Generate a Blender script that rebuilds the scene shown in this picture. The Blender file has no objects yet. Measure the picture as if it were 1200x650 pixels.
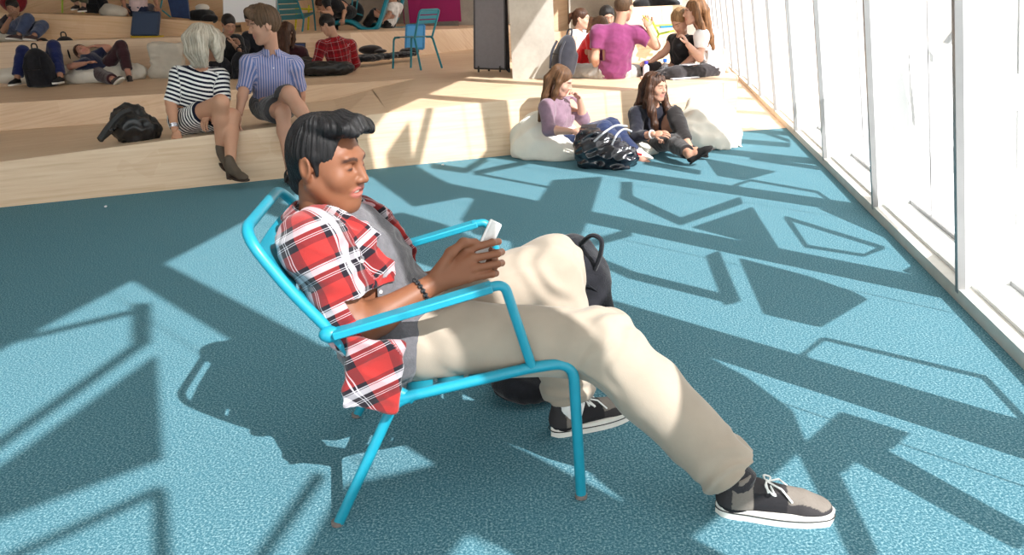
import bpy, math, random
import numpy as np
import openvdb
from mathutils import Vector, Matrix
random.seed(7)
SC = bpy.context.scene
COL = SC.collection
rad = math.radians
# ------------------------------------------------------------------ camera frame (metres, camera above world origin)
CAM_H = 1.27; FPX = 915.0; PITCH = rad(19.0); ROLL = rad(-2.7)
_rt = np.array([1.0, 0, 0]); _up = np.array([0, math.sin(PITCH), math.cos(PITCH)])
C_FW = np.array([0, math.cos(PITCH), -math.sin(PITCH)])
C_R = _rt*math.cos(ROLL)+_up*math.sin(ROLL); C_U = _up*math.cos(ROLL)-_rt*math.sin(ROLL)
C_O = np.array([0, 0, CAM_H])
def ray(x, y): return C_FW + C_R*((x-600)/FPX) + C_U*(-(y-325)/FPX)
def at(x, y, Y):
    d = ray(x, y); return C_O + d*(Y/d[1])
def gz(x, y, h=0.0):
    d = ray(x, y); return C_O + d*((h-CAM_H)/d[2])
def V(*a): return np.array(a, float)
def unit(v):
    v = np.array(v, float); return v/max(1e-9, np.linalg.norm(v))
# ------------------------------------------------------------------ tagging
def tag(o, label=None, cat=None, group=None, kind=None):
    if label: o['label'] = label
    if cat: o['category'] = cat
    if group: o['group'] = group
    if kind: o['kind'] = kind
    return o
def empty(name, loc=(0, 0, 0), rz=0.0):
    o = bpy.data.objects.new(name, None); COL.objects.link(o)
    o.location = tuple(float(c) for c in loc); o.rotation_euler = (0, 0, rz); o.empty_display_size = .1
    return o
def link(name, me, mats, parent=None, world=False):
    o = bpy.data.objects.new(name, me); COL.objects.link(o)
    if not isinstance(mats, (list, tuple)): mats = [mats]
    for m in mats: me.materials.append(m)
    if parent is not None:
        o.parent = parent
        if world:   # geometry was built in world space: undo the parent's location chain
            loc = Vector((0, 0, 0)); p = parent
            while p is not None: loc += p.location; p = p.parent
            o.location = -loc
    return o
# ------------------------------------------------------------------ mesh builder
class MB:
    def __init__(s): s.v = []; s.f = []; s.fm = []; s.mi = 0; s.uv = []
    def add(s, vs, fs):
        b = len(s.v); s.v += [tuple(map(float, p)) for p in vs]
        s.f += [tuple(b+i for i in f) for f in fs]; s.fm += [s.mi]*len(fs)
    def box(s, c, d, M=None, bev=0.0):
        c = np.array(c, float); hx, hy, hz = [q/2 for q in d]
        M = np.eye(3) if M is None else np.array(M)
        if bev <= 0:
            P = [c+M@np.array([x*hx, y*hy, z*hz]) for z in (-1, 1) for y in (-1, 1) for x in (-1, 1)]
            s.add(P, [(0, 2, 3, 1), (4, 5, 7, 6), (0, 1, 5, 4), (2, 6, 7, 3), (0, 4, 6, 2), (1, 3, 7, 5)])
        else:
            b = min(bev, hx*.9, hy*.9, hz*.9)
            P = []; idx = {}
            for x in (-1, 1):
                for y in (-1, 1):
                    for z in (-1, 1):
                        for a in range(3):
                            q = [x*(hx-b), y*(hy-b), z*(hz-b)]; q[a] += (x, y, z)[a]*b
                            idx[(x, y, z, a)] = len(P); P.append(c+M@np.array(q))
            F = []
            for sg in (-1, 1):
                q = [idx[(sg, y, z, 0)] for y, z in ((-1, -1), (1, -1), (1, 1), (-1, 1))]; F.append(q if sg > 0 else q[::-1])
                q = [idx[(x, sg, z, 1)] for x, z in ((-1, -1), (-1, 1), (1, 1), (1, -1))]; F.append(q if sg > 0 else q[::-1])
                q = [idx[(x, y, sg, 2)] for x, y in ((-1, -1), (1, -1), (1, 1), (-1, 1))]; F.append(q if sg > 0 else q[::-1])
            for a, b2 in ((-1, -1), (-1, 1), (1, -1), (1, 1)):
                F.append([idx[(-1, a, b2, 1)], idx[(-1, a, b2, 2)], idx[(1, a, b2, 2)], idx[(1, a, b2, 1)]])
                F.append([idx[(a, -1, b2, 0)], idx[(a, -1, b2, 2)], idx[(a, 1, b2, 2)], idx[(a, 1, b2, 0)]])
                F.append([idx[(a, b2, -1, 0)], idx[(a, b2, -1, 1)], idx[(a, b2, 1, 1)], idx[(a, b2, 1, 0)]])
            for x in (-1, 1):
                for y in (-1, 1):
                    for z in (-1, 1): F.append([idx[(x, y, z, a)] for a in range(3)])
            s.add(P, F)
        return s
    def tube(s, pts, r, n=8, cap=True, flat=None, closed=False):
        """swept tube; r number or per-point list; flat=(axis vector, factor) squashes the section along an axis"""
        pts = [np.array(p, float) for p in pts]; m = len(pts)
        rs = [r]*m if np.isscalar(r) else list(r)
        T = []
        for i in range(m):
            a = pts[i-1] if (i or closed) else pts[0]; b = pts[(i+1) % m] if (i < m-1 or closed) else pts[-1]
            T.append(unit(b-a))
        ref = np.array([0, 0, 1.]) if abs(T[0][2]) < .9 else np.array([0, 1., 0])
        N = unit(np.cross(T[0], ref)); V_ = []
        for i in range(m):
            N = unit(N - T[i]*(N@T[i])); B = np.cross(T[i], N)
            for k in range(n):
                a = 2*math.pi*k/n; off = (N*math.cos(a)+B*math.sin(a))*rs[i]
                if flat is not None:
                    ax = unit(flat[0]); off = off - ax*(off@ax)*(1-flat[1])
                V_.append(pts[i]+off)
        F = []
        for i in range(m if closed else m-1):
            j = (i+1) % m
            for k in range(n):
                F.append((i*n+k, i*n+(k+1) % n, j*n+(k+1) % n, j*n+k))
        if cap and not closed:
            F.append(tuple(range(n))[::-1]); F.append(tuple((m-1)*n+k for k in range(n)))
        s.add(V_, F); return s
    def lathe(s, prof, c=(0, 0, 0), n=24, M=None, sx=1, sy=1):
        M = np.eye(3) if M is None else np.array(M); c = np.array(c, float); P = []; F = []
        for r, z in prof:
            for k in range(n):
                a = 2*math.pi*k/n; P.append(c+M@np.array([r*math.cos(a)*sx, r*math.sin(a)*sy, z]))
        for i in range(len(prof)-1):
            for k in range(n): F.append((i*n+k, i*n+(k+1) % n, (i+1)*n+(k+1) % n, (i+1)*n+k))
        F.append(tuple(range(n))[::-1]); F.append(tuple((len(prof)-1)*n+k for k in range(n)))
        s.add(P, F); return s
    def prism(s, poly, ext):
        """polygon (3D points) extruded by vector ext"""
        P = [np.array(p, float) for p in poly]; e = np.array(ext, float); n = len(P)
        s.add(P+[p+e for p in P], [tuple(range(n))[::-1], tuple(range(n, 2*n))]+[(i, (i+1) % n, n+(i+1) % n, n+i) for i in range(n)])
        return s
    def ico(s, c, r, M=None, n=2):
        import bmesh
        bm = bmesh.new(); bmesh.ops.create_icosphere(bm, subdivisions=n, radius=1.0)
        r = np.array(r if not np.isscalar(r) else (r, r, r), float); M = np.eye(3) if M is None else np.array(M)
        s.add([np.array(c)+M@(np.array(v.co)*r) for v in bm.verts], [[v.index for v in f.verts] for f in bm.faces]); bm.free()
        return s
    def grid(s, fn, nu, nv):
        P = [fn(i/(nu-1), j/(nv-1)) for j in range(nv) for i in range(nu)]
        s.add(P, [(j*nu+i, j*nu+i+1, (j+1)*nu+i+1, (j+1)*nu+i) for j in range(nv-1) for i in range(nu-1)]); return s
    def mesh(s, name, smooth=True):
        me = bpy.data.meshes.new(name); me.from_pydata(s.v, [], s.f); me.update()
        me.polygons.foreach_set('material_index', s.fm)
        if smooth:
            me.polygons.foreach_set('use_smooth', [True]*len(s.f))
            try: me.set_sharp_from_angle(angle=rad(40))
            except Exception: pass
        return me
    def build(s, name, mats, parent=None, world=False, smooth=True, solid=0.0, sub=0):
        o = link(name, s.mesh(name, smooth), mats, parent, world)
        if solid: m = o.modifiers.new('s', 'SOLIDIFY'); m.thickness = solid; m.offset = 0
        if sub: m = o.modifiers.new('u', 'SUBSURF'); m.levels = sub; m.render_levels = sub
        return o
def arc(pts, r, n=6):
    """round the corners of a polyline"""
    pts = [np.array(p, float) for p in pts]; out = [pts[0]]
    for i in range(1, len(pts)-1):
        a = pts[i-1]-pts[i]; b = pts[i+1]-pts[i]; la, lb = np.linalg.norm(a), np.linalg.norm(b)
        q = min(r, la*.49, lb*.49); A = pts[i]+a/la*q; B = pts[i]+b/lb*q
        for k in range(n+1):
            t = k/n; out.append(A*(1-t)**2+pts[i]*2*t*(1-t)+B*t*t)
    out.append(pts[-1]); return out
def frame(y, z=(0, 0, 1)):
    """3x3 matrix with columns X,Y,Z; Y = forward, Z close to up"""
    Y = unit(y); X = unit(np.cross(Y, z)); Z = np.cross(X, Y); return np.stack([X, Y, Z], 1)
# ------------------------------------------------------------------ signed-distance modelling -> one continuous mesh
class SDF:
    def __init__(s, h, k=.02): s.h = h; s.k = k; s.p = []; s.post = []
    def _add(s, fn, lo, hi, op, k): s.p.append((fn, np.array(lo, float), np.array(hi, float), op, s.k if k is None else k)); return s
    def cone(s, a, b, r1, r2, k=None, op='u', flat=None):
        a = np.array(a, float); b = np.array(b, float); ba = b-a; l2 = max(1e-9, ba@ba); R = max(r1, r2)
        if flat is not None: ax = unit(flat[0]); ff = 1/flat[1]-1
        def fn(x, y, z):
            px, py, pz = x-a[0], y-a[1], z-a[2]
            t = np.clip((px*ba[0]+py*ba[1]+pz*ba[2])/l2, 0, 1)
            dx, dy, dz = px-ba[0]*t, py-ba[1]*t, pz-ba[2]*t
            if flat is not None:
                q = (dx*ax[0]+dy*ax[1]+dz*ax[2])*ff
                d = np.sqrt((dx+ax[0]*q)**2+(dy+ax[1]*q)**2+(dz+ax[2]*q)**2)-(r1+(r2-r1)*t)
                return d*min(1, flat[1]) if flat[1] < 1 else d
            return np.sqrt(dx*dx+dy*dy+dz*dz)-(r1+(r2-r1)*t)
        g = R*(max(1, flat[1]) if flat else 1)
        return s._add(fn, np.minimum(a, b)-g, np.maximum(a, b)+g, op, k)
    def chain(s, pts, rs, k=None, op='u', flat=None):
        for i in range(len(pts)-1): s.cone(pts[i], pts[i+1], rs[i], rs[i+1], k, op, flat)
        return s
    def ell(s, c, r, M=None, k=None, op='u'):
        c = np.array(c, float); r = np.array([r]*3 if np.isscalar(r) else r, float); M = np.eye(3) if M is None else np.array(M)
        def fn(x, y, z):
            q = [(x-c[0]), (y-c[1]), (z-c[2])]
            l = [q[0]*M[0, i]+q[1]*M[1, i]+q[2]*M[2, i] for i in range(3)]
            k0 = np.sqrt(sum((l[i]/r[i])**2 for i in range(3))); k1 = np.sqrt(sum((l[i]/r[i]**2)**2 for i in range(3)))
            return k0*(k0-1)/np.maximum(k1, 1e-6)
        e = np.sqrt(((M*r)**2).sum(1))
        return s._add(fn, c-e, c+e, op, k)
    def box(s, c, d, M=None, rd=.01, k=None, op='u'):
        c = np.array(c, float); hd = np.array(d, float)/2-rd; M = np.eye(3) if M is None else np.array(M)
        def fn(x, y, z):
            q = [(x-c[0]), (y-c[1]), (z-c[2])]
            l = [np.abs(q[0]*M[0, i]+q[1]*M[1, i]+q[2]*M[2, i])-hd[i] for i in range(3)]
            return np.sqrt(sum(np.maximum(v, 0)**2 for v in l))+np.minimum(np.maximum(l[0], np.maximum(l[1], l[2])), 0)-rd
        e = (np.abs(M)*(hd+rd)).sum(1)
        return s._add(fn, c-e, c+e, op, k)
    def half(s, p, n, lo, hi, k=0.004):
        """cut everything on the side the normal points to, inside the box lo..hi"""
        p = np.array(p, float); n = unit(n)
        def fn(x, y, z): return -((x-p[0])*n[0]+(y-p[1])*n[1]+(z-p[2])*n[2])
        return s._add(fn, lo, hi, 'cut', k)
    def mesh(s, name, disp=None, clipbox=None):
        h = s.h; lo = np.min([p[1] for p in s.p if p[3] == 'u'], 0)-3*h-.012; hi = np.max([p[2] for p in s.p if p[3] == 'u'], 0)+3*h+.012
        n = np.ceil((hi-lo)/h).astype(int)+1
        big = 4*h; G = np.full(tuple(n), big, np.float32)
        ax = [lo[i]+h*np.arange(n[i], dtype=np.float32) for i in range(3)]
        for fn, a, b, op, k in s.p:
            m = k+2*h
            i0 = np.maximum(0, np.floor((a-m-lo)/h).astype(int)); i1 = np.minimum(n, np.ceil((b+m-lo)/h).astype(int)+1)
            if np.any(i1 <= i0): continue
            sl = tuple(slice(i0[i], i1[i]) for i in range(3))
            x = ax[0][sl[0]][:, None, None]; y = ax[1][sl[1]][None, :, None]; z = ax[2][sl[2]][None, None, :]
            d = fn(x, y, z).astype(np.float32); g = G[sl]
            if op == 'u':
                if k > 1e-6:
                    q = np.maximum(k-np.abs(g-d), 0)/k; G[sl] = np.minimum(g, d)-q*q*k*.25
                else: G[sl] = np.minimum(g, d)
            else:
                d = -d
                if k > 1e-6:
                    q = np.maximum(k-np.abs(g-d), 0)/k; G[sl] = np.maximum(g, d)+q*q*k*.25
                else: G[sl] = np.maximum(g, d)
        if disp is not None:
            I = np.nonzero(np.abs(G) < 2.5*h+.015)
            P = np.stack([ax[0][I[0]], ax[1][I[1]], ax[2][I[2]]], 1)
            G[I] += disp(P).astype(np.float32)
        np.clip(G, -big, big, out=G)
        vg = openvdb.FloatGrid(); vg.background = big
        vg.copyFromArray(G)
        pts, quads = vg.convertToQuads(isovalue=0.0)
        pts = pts*h+lo
        me = bpy.data.meshes.new(name)
        nv, nf = len(pts), len(quads)
        me.vertices.add(nv); me.vertices.foreach_set('co', pts.astype(np.float32).ravel())
        me.loops.add(nf*4); me.loops.foreach_set('vertex_index', quads[:, ::-1].astype(np.int32).ravel())
        me.polygons.add(nf); me.polygons.foreach_set('loop_start', np.arange(0, nf*4, 4, dtype=np.int32))
        me.polygons.foreach_set('use_smooth', np.ones(nf, bool))
        me.update(calc_edges=True)
        s.pts = pts
        return me
def attr_vec(me, name, arr):
    a = me.attributes.new(name, 'FLOAT_VECTOR', 'POINT'); a.data.foreach_set('vector', np.asarray(arr, np.float32).ravel())
def attr_col(me, name, arr):
    a = me.attributes.new(name, 'FLOAT_COLOR', 'POINT'); arr = np.concatenate([arr, np.ones((len(arr), 1))], 1)
    a.data.foreach_set('color', np.asarray(arr, np.float32).ravel())
def pts_of(me):
    n = len(me.vertices); c = np.empty(n*3, np.float32); me.vertices.foreach_get('co', c); return c.reshape(-1, 3).astype(float)
_rn = np.random.RandomState(3)
_D = [unit(_rn.normal(size=3)) for _ in range(24)]; _PH = _rn.rand(24)*6.28
def noise(P, f, o=0, n=6):
    r = 0
    for i in range(n):
        j = (i+o) % 24; r = r+np.sin((P@_D[j])*f*(1+.35*i)*2*math.pi+_PH[j]+1.3*np.sin((P@_D[(j+5) % 24])*f*math.pi))
    return r/n
def folds(amp, f, o=0):
    """cloth folds: ridged noise"""
    def d(P):
        a = noise(P, f, o, 5); b = noise(P, f*2.1, o+7, 5)
        return -amp*(1-np.abs(a)*2.2)*.6 - amp*.35*b
    return d
# ------------------------------------------------------------------ materials
def srgb(r, g, b):
    f = lambda c: (c/255/12.92) if c/255 <= .04045 else ((c/255+.055)/1.055)**2.4
    return (f(r), f(g), f(b), 1)
class NT:
    def __init__(s, name):
        s.m = bpy.data.materials.new(name); s.m.use_nodes = True; s.t = s.m.node_tree; s.b = s.t.nodes['Principled BSDF']
    def n(s, ty, **kw):
        nd = s.t.nodes.new(ty)
        for k, v in kw.items():
            if k in ('inp',):
                for a, b in v.items(): nd.inputs[a].default_value = b
            else: setattr(nd, k, v)
        return nd
    def l(s, a, b): s.t.links.new(a, b)
    def base(s, rough=.6, spec=.4, metal=0, sheen=0):
        s.b.inputs['Roughness'].default_value = rough; s.b.inputs['Specular IOR Level'].default_value = spec; s.b.inputs['Metallic'].default_value = metal
        if sheen: s.b.inputs['Sheen Weight'].default_value = sheen; s.b.inputs['Sheen Roughness'].default_value = .5
        return s
    def bump(s, hsock, st=.3, dist=.01):
        b = s.n('ShaderNodeBump'); b.inputs['Strength'].default_value = st; b.inputs['Distance'].default_value = dist
        s.l(hsock, b.inputs['Height']); s.l(b.outputs[0], s.b.inputs['Normal'])
    def math(s, op, a, b=None, c=None):
        nd = s.n('ShaderNodeMath', operation=op)
        for i, v in enumerate((a, b, c)):
            if v is None: continue
            if hasattr(v, 'is_linked') or hasattr(v, 'links'): s.l(v, nd.inputs[i])
            else: nd.inputs[i].default_value = v
        return nd.outputs[0]
    def mix(s, f, a, b):
        nd = s.n('ShaderNodeMix', data_type='RGBA')
        for i, v in ((0, f), (6, a), (7, b)):
            if hasattr(v, 'links'): s.l(v, nd.inputs[i])
            else: nd.inputs[i].default_value = v
        return nd.outputs[2]
    def noise(s, scale, detail=2, vec=None, rough=.5):
        nd = s.n('ShaderNodeTexNoise'); nd.inputs['Scale'].default_value = scale; nd.inputs['Detail'].default_value = detail; nd.inputs['Roughness'].default_value = rough
        if vec is None: vec = s.n('ShaderNodeTexCoord').outputs['Object']
        s.l(vec, nd.inputs['Vector']); return nd.outputs['Fac']
    def ramp(s, f, stops):
        nd = s.n('ShaderNodeValToRGB'); cr = nd.color_ramp
        while len(cr.elements) < len(stops): cr.elements.new(.5)
        for e, (p, c) in zip(cr.elements, stops): e.position = p; e.color = c
        s.l(f, nd.inputs[0]); return nd.outputs[0]
_mc = {}
def mat(name, c, rough=.6, spec=.4, metal=0, var=.12, scale=30, bump=.0, sheen=0, bscale=None):
    """plain procedural material: colour with a little noise, optional bump"""
    key = (name, c, rough, var)
    if key in _mc: return _mc[key]
    t = NT(name).base(rough, spec, metal, sheen)
    nz = t.noise(scale, 3)
    d = tuple(v*(1-var) for v in c[:3])+(1,); e = tuple(min(1, v*(1+var)) for v in c[:3])+(1,)
    t.l(t.ramp(nz, [(.3, d), (.7, e)]), t.b.inputs['Base Color'])
    if bump: t.bump(t.noise(bscale or scale*3, 3), bump, .01)
    _mc[key] = t.m; return t.m
def cloth(name, c, var=.15, scale=14, sheen=.3): return mat(name, c, .85, .15, 0, var, scale, .25, sheen, 160)

# ================================================================== THE SETTING
def m_carpet():
    t = NT('teal_carpet').base(.95, .1)
    a = t.noise(150, 3, rough=.7); b = t.noise(9, 2)
    c = t.ramp(a, [(.32, srgb(40, 82, 98)), (.5, srgb(76, 122, 136)), (.68, srgb(160, 192, 198))])
    c2 = t.mix(t.math('MULTIPLY', b, .35), c, srgb(74, 124, 140))
    t.l(c2, t.b.inputs['Base Color']); t.bump(a, .25, .006); return t.m
BD = np.array([.954, .298, 0])
def m_wood(name='maple_boards', c1=(226, 196, 164), c2=(208, 174, 140), c3=(236, 211, 184)):
    t = NT(name).base(.45, .35)
    tc = t.n('ShaderNodeTexCoord').outputs['Object']
    mp = t.n('ShaderNodeMapping'); mp.inputs['Rotation'].default_value = (0, 0, -math.atan2(.298, .954)); t.l(tc, mp.inputs['Vector'])
    sep = t.n('ShaderNodeSeparateXYZ'); t.l(mp.outputs[0], sep.inputs[0])
    v = t.math('ADD', sep.outputs[1], sep.outputs[2])
    cb = t.n('ShaderNodeCombineXYZ'); t.l(sep.outputs[0], cb.inputs[0]); t.l(v, cb.inputs[1])
    br = t.n('ShaderNodeTexBrick'); br.offset = .37; br.inputs['Scale'].default_value = 1.0; br.inputs['Mortar Size'].default_value = .0012
    br.inputs['Brick Width'].default_value = 2.1; br.inputs['Row Height'].default_value = .14; br.inputs['Color1'].default_value = (0, 0, 0, 1); br.inputs['Color2'].default_value = (1, 1, 1, 1); br.inputs['Mortar'].default_value = (.5, .5, .5, 1)
    br.inputs['Bias'].default_value = -.1
    t.l(cb.outputs[0], br.inputs['Vector'])
    st = t.n('ShaderNodeMapping'); st.inputs['Scale'].default_value = (1.1, 26, 1); t.l(cb.outputs[0], st.inputs['Vector'])
    g = t.noise(1.6, 5, st.outputs[0], .6)
    base = t.ramp(g, [(.28, srgb(*c2)), (.5, srgb(*c1)), (.75, srgb(*c3))])
    tint = t.mix(br.outputs['Color'], srgb(*c2), srgb(*c3))
    col = t.mix(.28, base, tint)
    blot = t.noise(2.2, 2, cb.outputs[0]); col = t.mix(t.math('MULTIPLY', t.math('GREATER_THAN', blot, .62), .12), col, srgb(190, 140, 95))
    t.l(col, t.b.inputs['Base Color']); t.bump(g, .04, .005); return t.m
M_CARPET = m_carpet(); M_WOOD = m_wood()
M_WHITE = mat('white_painted_metal', srgb(236, 236, 234), .5, .3, 0, .02, 6)
M_SILL = mat('sill_white', srgb(240, 240, 238), .6, .3, 0, .02, 6)
M_RAIL = mat('anodised_rail', srgb(206, 202, 194), .5, .4, .1, .05, 12)
M_CAP = mat('mullion_cap_grey', srgb(150, 150, 150), .4, .5, .4, .05, 12)
M_CONC = None
def m_concrete(name='cast_concrete', cs=((150, 144, 136), (180, 174, 164), (204, 199, 190))):
    t = NT(name).base(.85, .2)
    a = t.noise(2.2, 6, rough=.65); b = t.noise(30, 3)
    c = t.ramp(a, [(.25, srgb(*cs[0])), (.55, srgb(*cs[1])), (.8, srgb(*cs[2]))])
    t.l(t.mix(t.math('MULTIPLY', b, .25), c, srgb(150, 143, 133)), t.b.inputs['Base Color']); t.bump(b, .15, .005); return t.m
M_CONC = m_concrete()
def structure(o): o['kind'] = 'structure'; return o
# carpeted floor: front edge of the steps is the far edge, facade line is the right edge
FA = V(1.92, 3.11, 0); AD = unit(V(.193, .981, 0)); NN = V(AD[1], -AD[0], 0)     # facade foot line, its direction, outward normal
TILT = rad(8); FUP = V(0, 0, math.cos(TILT))-NN*math.sin(TILT); FN = NN*math.cos(TILT)+V(0, 0, 1)*math.sin(TILT)
def fp(u, v, o=0.0): return FA+AD*u+FUP*v+FN*o
def S0(x, z=0.0): # point on the front step line at given world x
    s = (x-.08)/.954; return V(x, 7.15+s*.298, z)
b = MB(); q = FA-AD*14; e = FA+AD*4.93
b.prism([V(-15, q[1], 0), V(q[0], q[1], 0), e, S0(2.31), S0(-15)], (0, 0, -.05)); structure(b.build('floor', M_CARPET, smooth=False))
# timber floor past the end of the carpet, beside the block
b = MB(); b.prism([S0(2.31, -.001), e-V(0, 0, .001), FA+AD*30-V(0, 0, .001), V(-15, 40, -.001), S0(-15, -.001)], (0, 0, -.05)); structure(b.build('floor_boards', M_WOOD, smooth=False))
# ---- step 1: front riser with a top that ramps up from left to right
def front_z(x): return float(np.interp(x, [-9, -3.91, -2.64, -1.02, 0, 9], [.12, .34, .40, .47, .493, .493]))
def back_z(x): return float(np.interp(x, [-12, -5.7, -3.87, -1.88, -1.56], [.2, .22, .24, .35, .43]))
def R2(x, z): s = (x+1.56)/.99; return V(x, 9.55+s*.141, z)
b = MB()
xs = list(np.linspace(-13, -1.56, 26))
n0 = len(xs)
# sloping tread between front edge and second riser
for i in range(n0-1):
    a0, a1 = xs[i], xs[i+1]; f0, f1 = a0*.86+.35, a1*.86+.35
    P = [S0(f0, front_z(f0)), S0(f1, front_z(f1)), R2(a1, back_z(a1)), R2(a0, back_z(a0))]
    b.add(P, [(0, 1, 2, 3)]); b.add([S0(f0, 0), S0(f1, 0), S0(f1, front_z(f1)), S0(f0, front_z(f0))], [(0, 1, 2, 3)])
fN = -1.56*.86+.35
xr = np.linspace(fN, 2.31, 10); xb = np.linspace(-1.56, 2.95, 10)
for i in range(9):
    P = [S0(xr[i], front_z(xr[i])), S0(xr[i+1], front_z(xr[i+1])), V(xb[i+1], 9.55+(xb[i+1]+1.56)*.28, .52), V(xb[i], 9.55+(xb[i]+1.56)*.28, .52 if i else .44)]
    b.add(P, [(0, 1, 2, 3)]); b.add([S0(xr[i], 0), S0(xr[i+1], 0), S0(xr[i+1], front_z(xr[i+1])), S0(xr[i], front_z(xr[i]))], [(0, 1, 2, 3)])
# little side face closing the notch and the right end of the block
b.add([S0(2.31, 0), V(2.95, 10.9, 0), V(2.95, 10.9, .52), S0(2.31, .493)], [(0, 1, 2, 3)])
b.add([V(xb[0], 9.55, .44), V(xb[1], 9.55+(xb[1]+1.56)*.28, .52), V(xb[0], 9.55, .52)], [(0, 1, 2)])
structure(b.build('floor_terrace_lower', M_WOOD, smooth=False))
# ---- step 2
b = MB()
b.add([R2(-13, .1), R2(-1.56, .1), R2(-1.56, .52), R2(-13, .52)], [(0, 1, 2, 3)])
b.add([R2(-13, .52), R2(-1.56, .52), V(-1.56, 18, .52), V(-16, 18, .52)], [(0, 1, 2, 3)])
b.add([R2(-1.56, .52), V(2.95, 9.55+4.51*.28, .52), V(4, 18, .52), V(-1.56, 18, .52)], [(0, 1, 2, 3)])
structure(b.build('floor_terrace_middle', M_WOOD, smooth=False))
# ---- step 3 (upper riser, bends deeper to the right)
r3 = [(-16, 9.15, 1.1), (-7.24, 11.88, 1.13), (-4.87, 12.64, 1.07), (-2.45, 13.42, 1.01), (-.54, 16.7, .92), (1.0, 19, .92)]
b = MB()
for p, q2 in zip(r3, r3[1:]):
    b.add([V(p[0], p[1], .4), V(q2[0], q2[1], .4), V(*q2), V(*p)], [(0, 1, 2, 3)])
    b.add([V(*p), V(*q2), V(q2[0], 24, q2[2]), V(p[0], 24, p[2])], [(0, 1, 2, 3)])
structure(b.build('floor_terrace_upper', M_WOOD, smooth=False))
# ---- step 4 and 5 (upper left)
b = MB(); r4 = [(-16, 9.9, 1.62), (-7.56, 12.8, 1.55), (-6.01, 13.52, 1.41), (-4.95, 14.05, 1.28)]
for p, q2 in zip(r4, r4[1:]):
    b.add([V(p[0], p[1], .9), V(q2[0], q2[1], .9), V(*q2), V(*p)], [(0, 1, 2, 3)])
    b.add([V(*p), V(*q2), V(q2[0]-.3, 15.6, q2[2]), V(p[0]-.3, 15.6, p[2])], [(0, 1, 2, 3)])
b.add([V(-4.95, 14.05, .9), V(-5.2, 15.6, .9), V(-5.2, 15.6, 1.28), V(-4.95, 14.05, 1.28)], [(0, 1, 2, 3)])
b.add([V(-16, 15.0, 1.2), V(-4.9, 15.6, 1.2), V(-4.9, 15.6, 2.6), V(-16, 15.0, 2.6)], [(0, 1, 2, 3)])
b.add([V(-4.9, 15.6, .9), V(-4.7, 24, .9), V(-4.7, 24, 2.6), V(-4.9, 15.6, 2.6)], [(0, 1, 2, 3)])
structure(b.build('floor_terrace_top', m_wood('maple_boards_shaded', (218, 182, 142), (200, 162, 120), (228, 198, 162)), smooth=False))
# ---- concrete column, back walls, purple door, timber riser behind the right-hand group
b = MB()
cA = gz(597.5, 86, .505); cB = gz(655, 97, .505); 
cA = V(.115, 9.15, .5); cB = V(.60, 8.95, .5)
top = at(590, -120, cA[1]); lean = (top-cA); lean = lean/lean[2]; lean[1] = .0
lr = V(-.02, 0, 1)
h = 3.7
b.add([cA, cB, cB+V(.02, 1.1, 0), cA+V(.02, 1.3, 0), cA+lean*h, cB+lr*h, cB+V(.02, 1.1, 0)+lr*h, cA+V(.02, 1.3, 0)+lean*h], [(0, 1, 5, 4), (1, 2, 6, 5), (2, 3, 7, 6), (3, 0, 4, 7)])
structure(b.build('wall_column', m_concrete('pale_concrete', ((186, 178, 168), (214, 208, 198), (232, 228, 220))), smooth=False))
b = MB(); b.box((0, 22.0, 3.0), (60, .2, 7)); structure(b.build('wall_back', M_CONC, smooth=False))
M_MAG = mat('magenta_door_paint', srgb(150, 20, 92), .5, .3, 0, .06, 3)
b = MB(); b.box((-1.55, 19.0, 2.4), (1.32, .1, 2.74)); o = structure(b.build('door_1', M_MAG, smooth=False))
b = MB(); b.box((-1.55, 18.96, .99), (1.2, .05, .12)); b.build('door_kick_plate', mat('steel_kick', srgb(110, 104, 98), .5, .5, .5), o, smooth=False)
b = MB(); b.box((-2.13, 18.93, 1.9), (.1, .06, 2.2)); b.build('door_frame', mat('steel_frame', srgb(128, 120, 112), .5, .5, .5), o, smooth=False)
b = MB(); b.box((-.2, 20.0, 2.6), (2.6, .2, 3.6)); structure(b.build('wall_back_concrete', M_CONC, smooth=False))
b = MB()
b.add([V(1.72, 11.0, .3), V(2.48, 11.2, .3), V(2.48, 11.2, 1.21), V(1.72, 11.0, 1.21)], [(0, 1, 2, 3)])
b.add([V(1.72, 11.0, 1.21), V(2.48, 11.2, 1.21), V(2.8, 16, 1.21), V(1.72, 16, 1.21)], [(0, 1, 2, 3)])
b.add([V(2.48, 11.2, .0), V(3.1, 16, .0), V(3.1, 16, 1.21), V(2.48, 11.2, 1.21)], [(0, 1, 2, 3)])
b.add([V(1.72, 12.3, 1.2), V(2.55, 12.5, 1.2), V(2.55, 12.5, 2.6), V(1.72, 12.3, 2.6)], [(0, 1, 2, 3)])
b.add([V(.93, 13, .3), V(1.72, 11.0, .3), V(1.72, 11.0, 2.6), V(.93, 13, 2.6)], [(0, 1, 2, 3)]) if 0 else None
structure(b.build('floor_terrace_right', M_WOOD, smooth=False))
b = MB(); b.box((1.55, 13.2, 1.6), (.9, .3, 2.6)); structure(b.build('wall_pier', M_CONC, smooth=False))
b = MB(); b.box((.98, 13.4, 1.5), (.26, .3, 2.4)); structure(b.build('wall_timber', M_WOOD, smooth=False))
b = MB(); b.box((1.0, 12.9, .62), (2.4, .3, .55)); structure(b.build('floor_terrace_ledge', M_WOOD, smooth=False))
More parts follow.
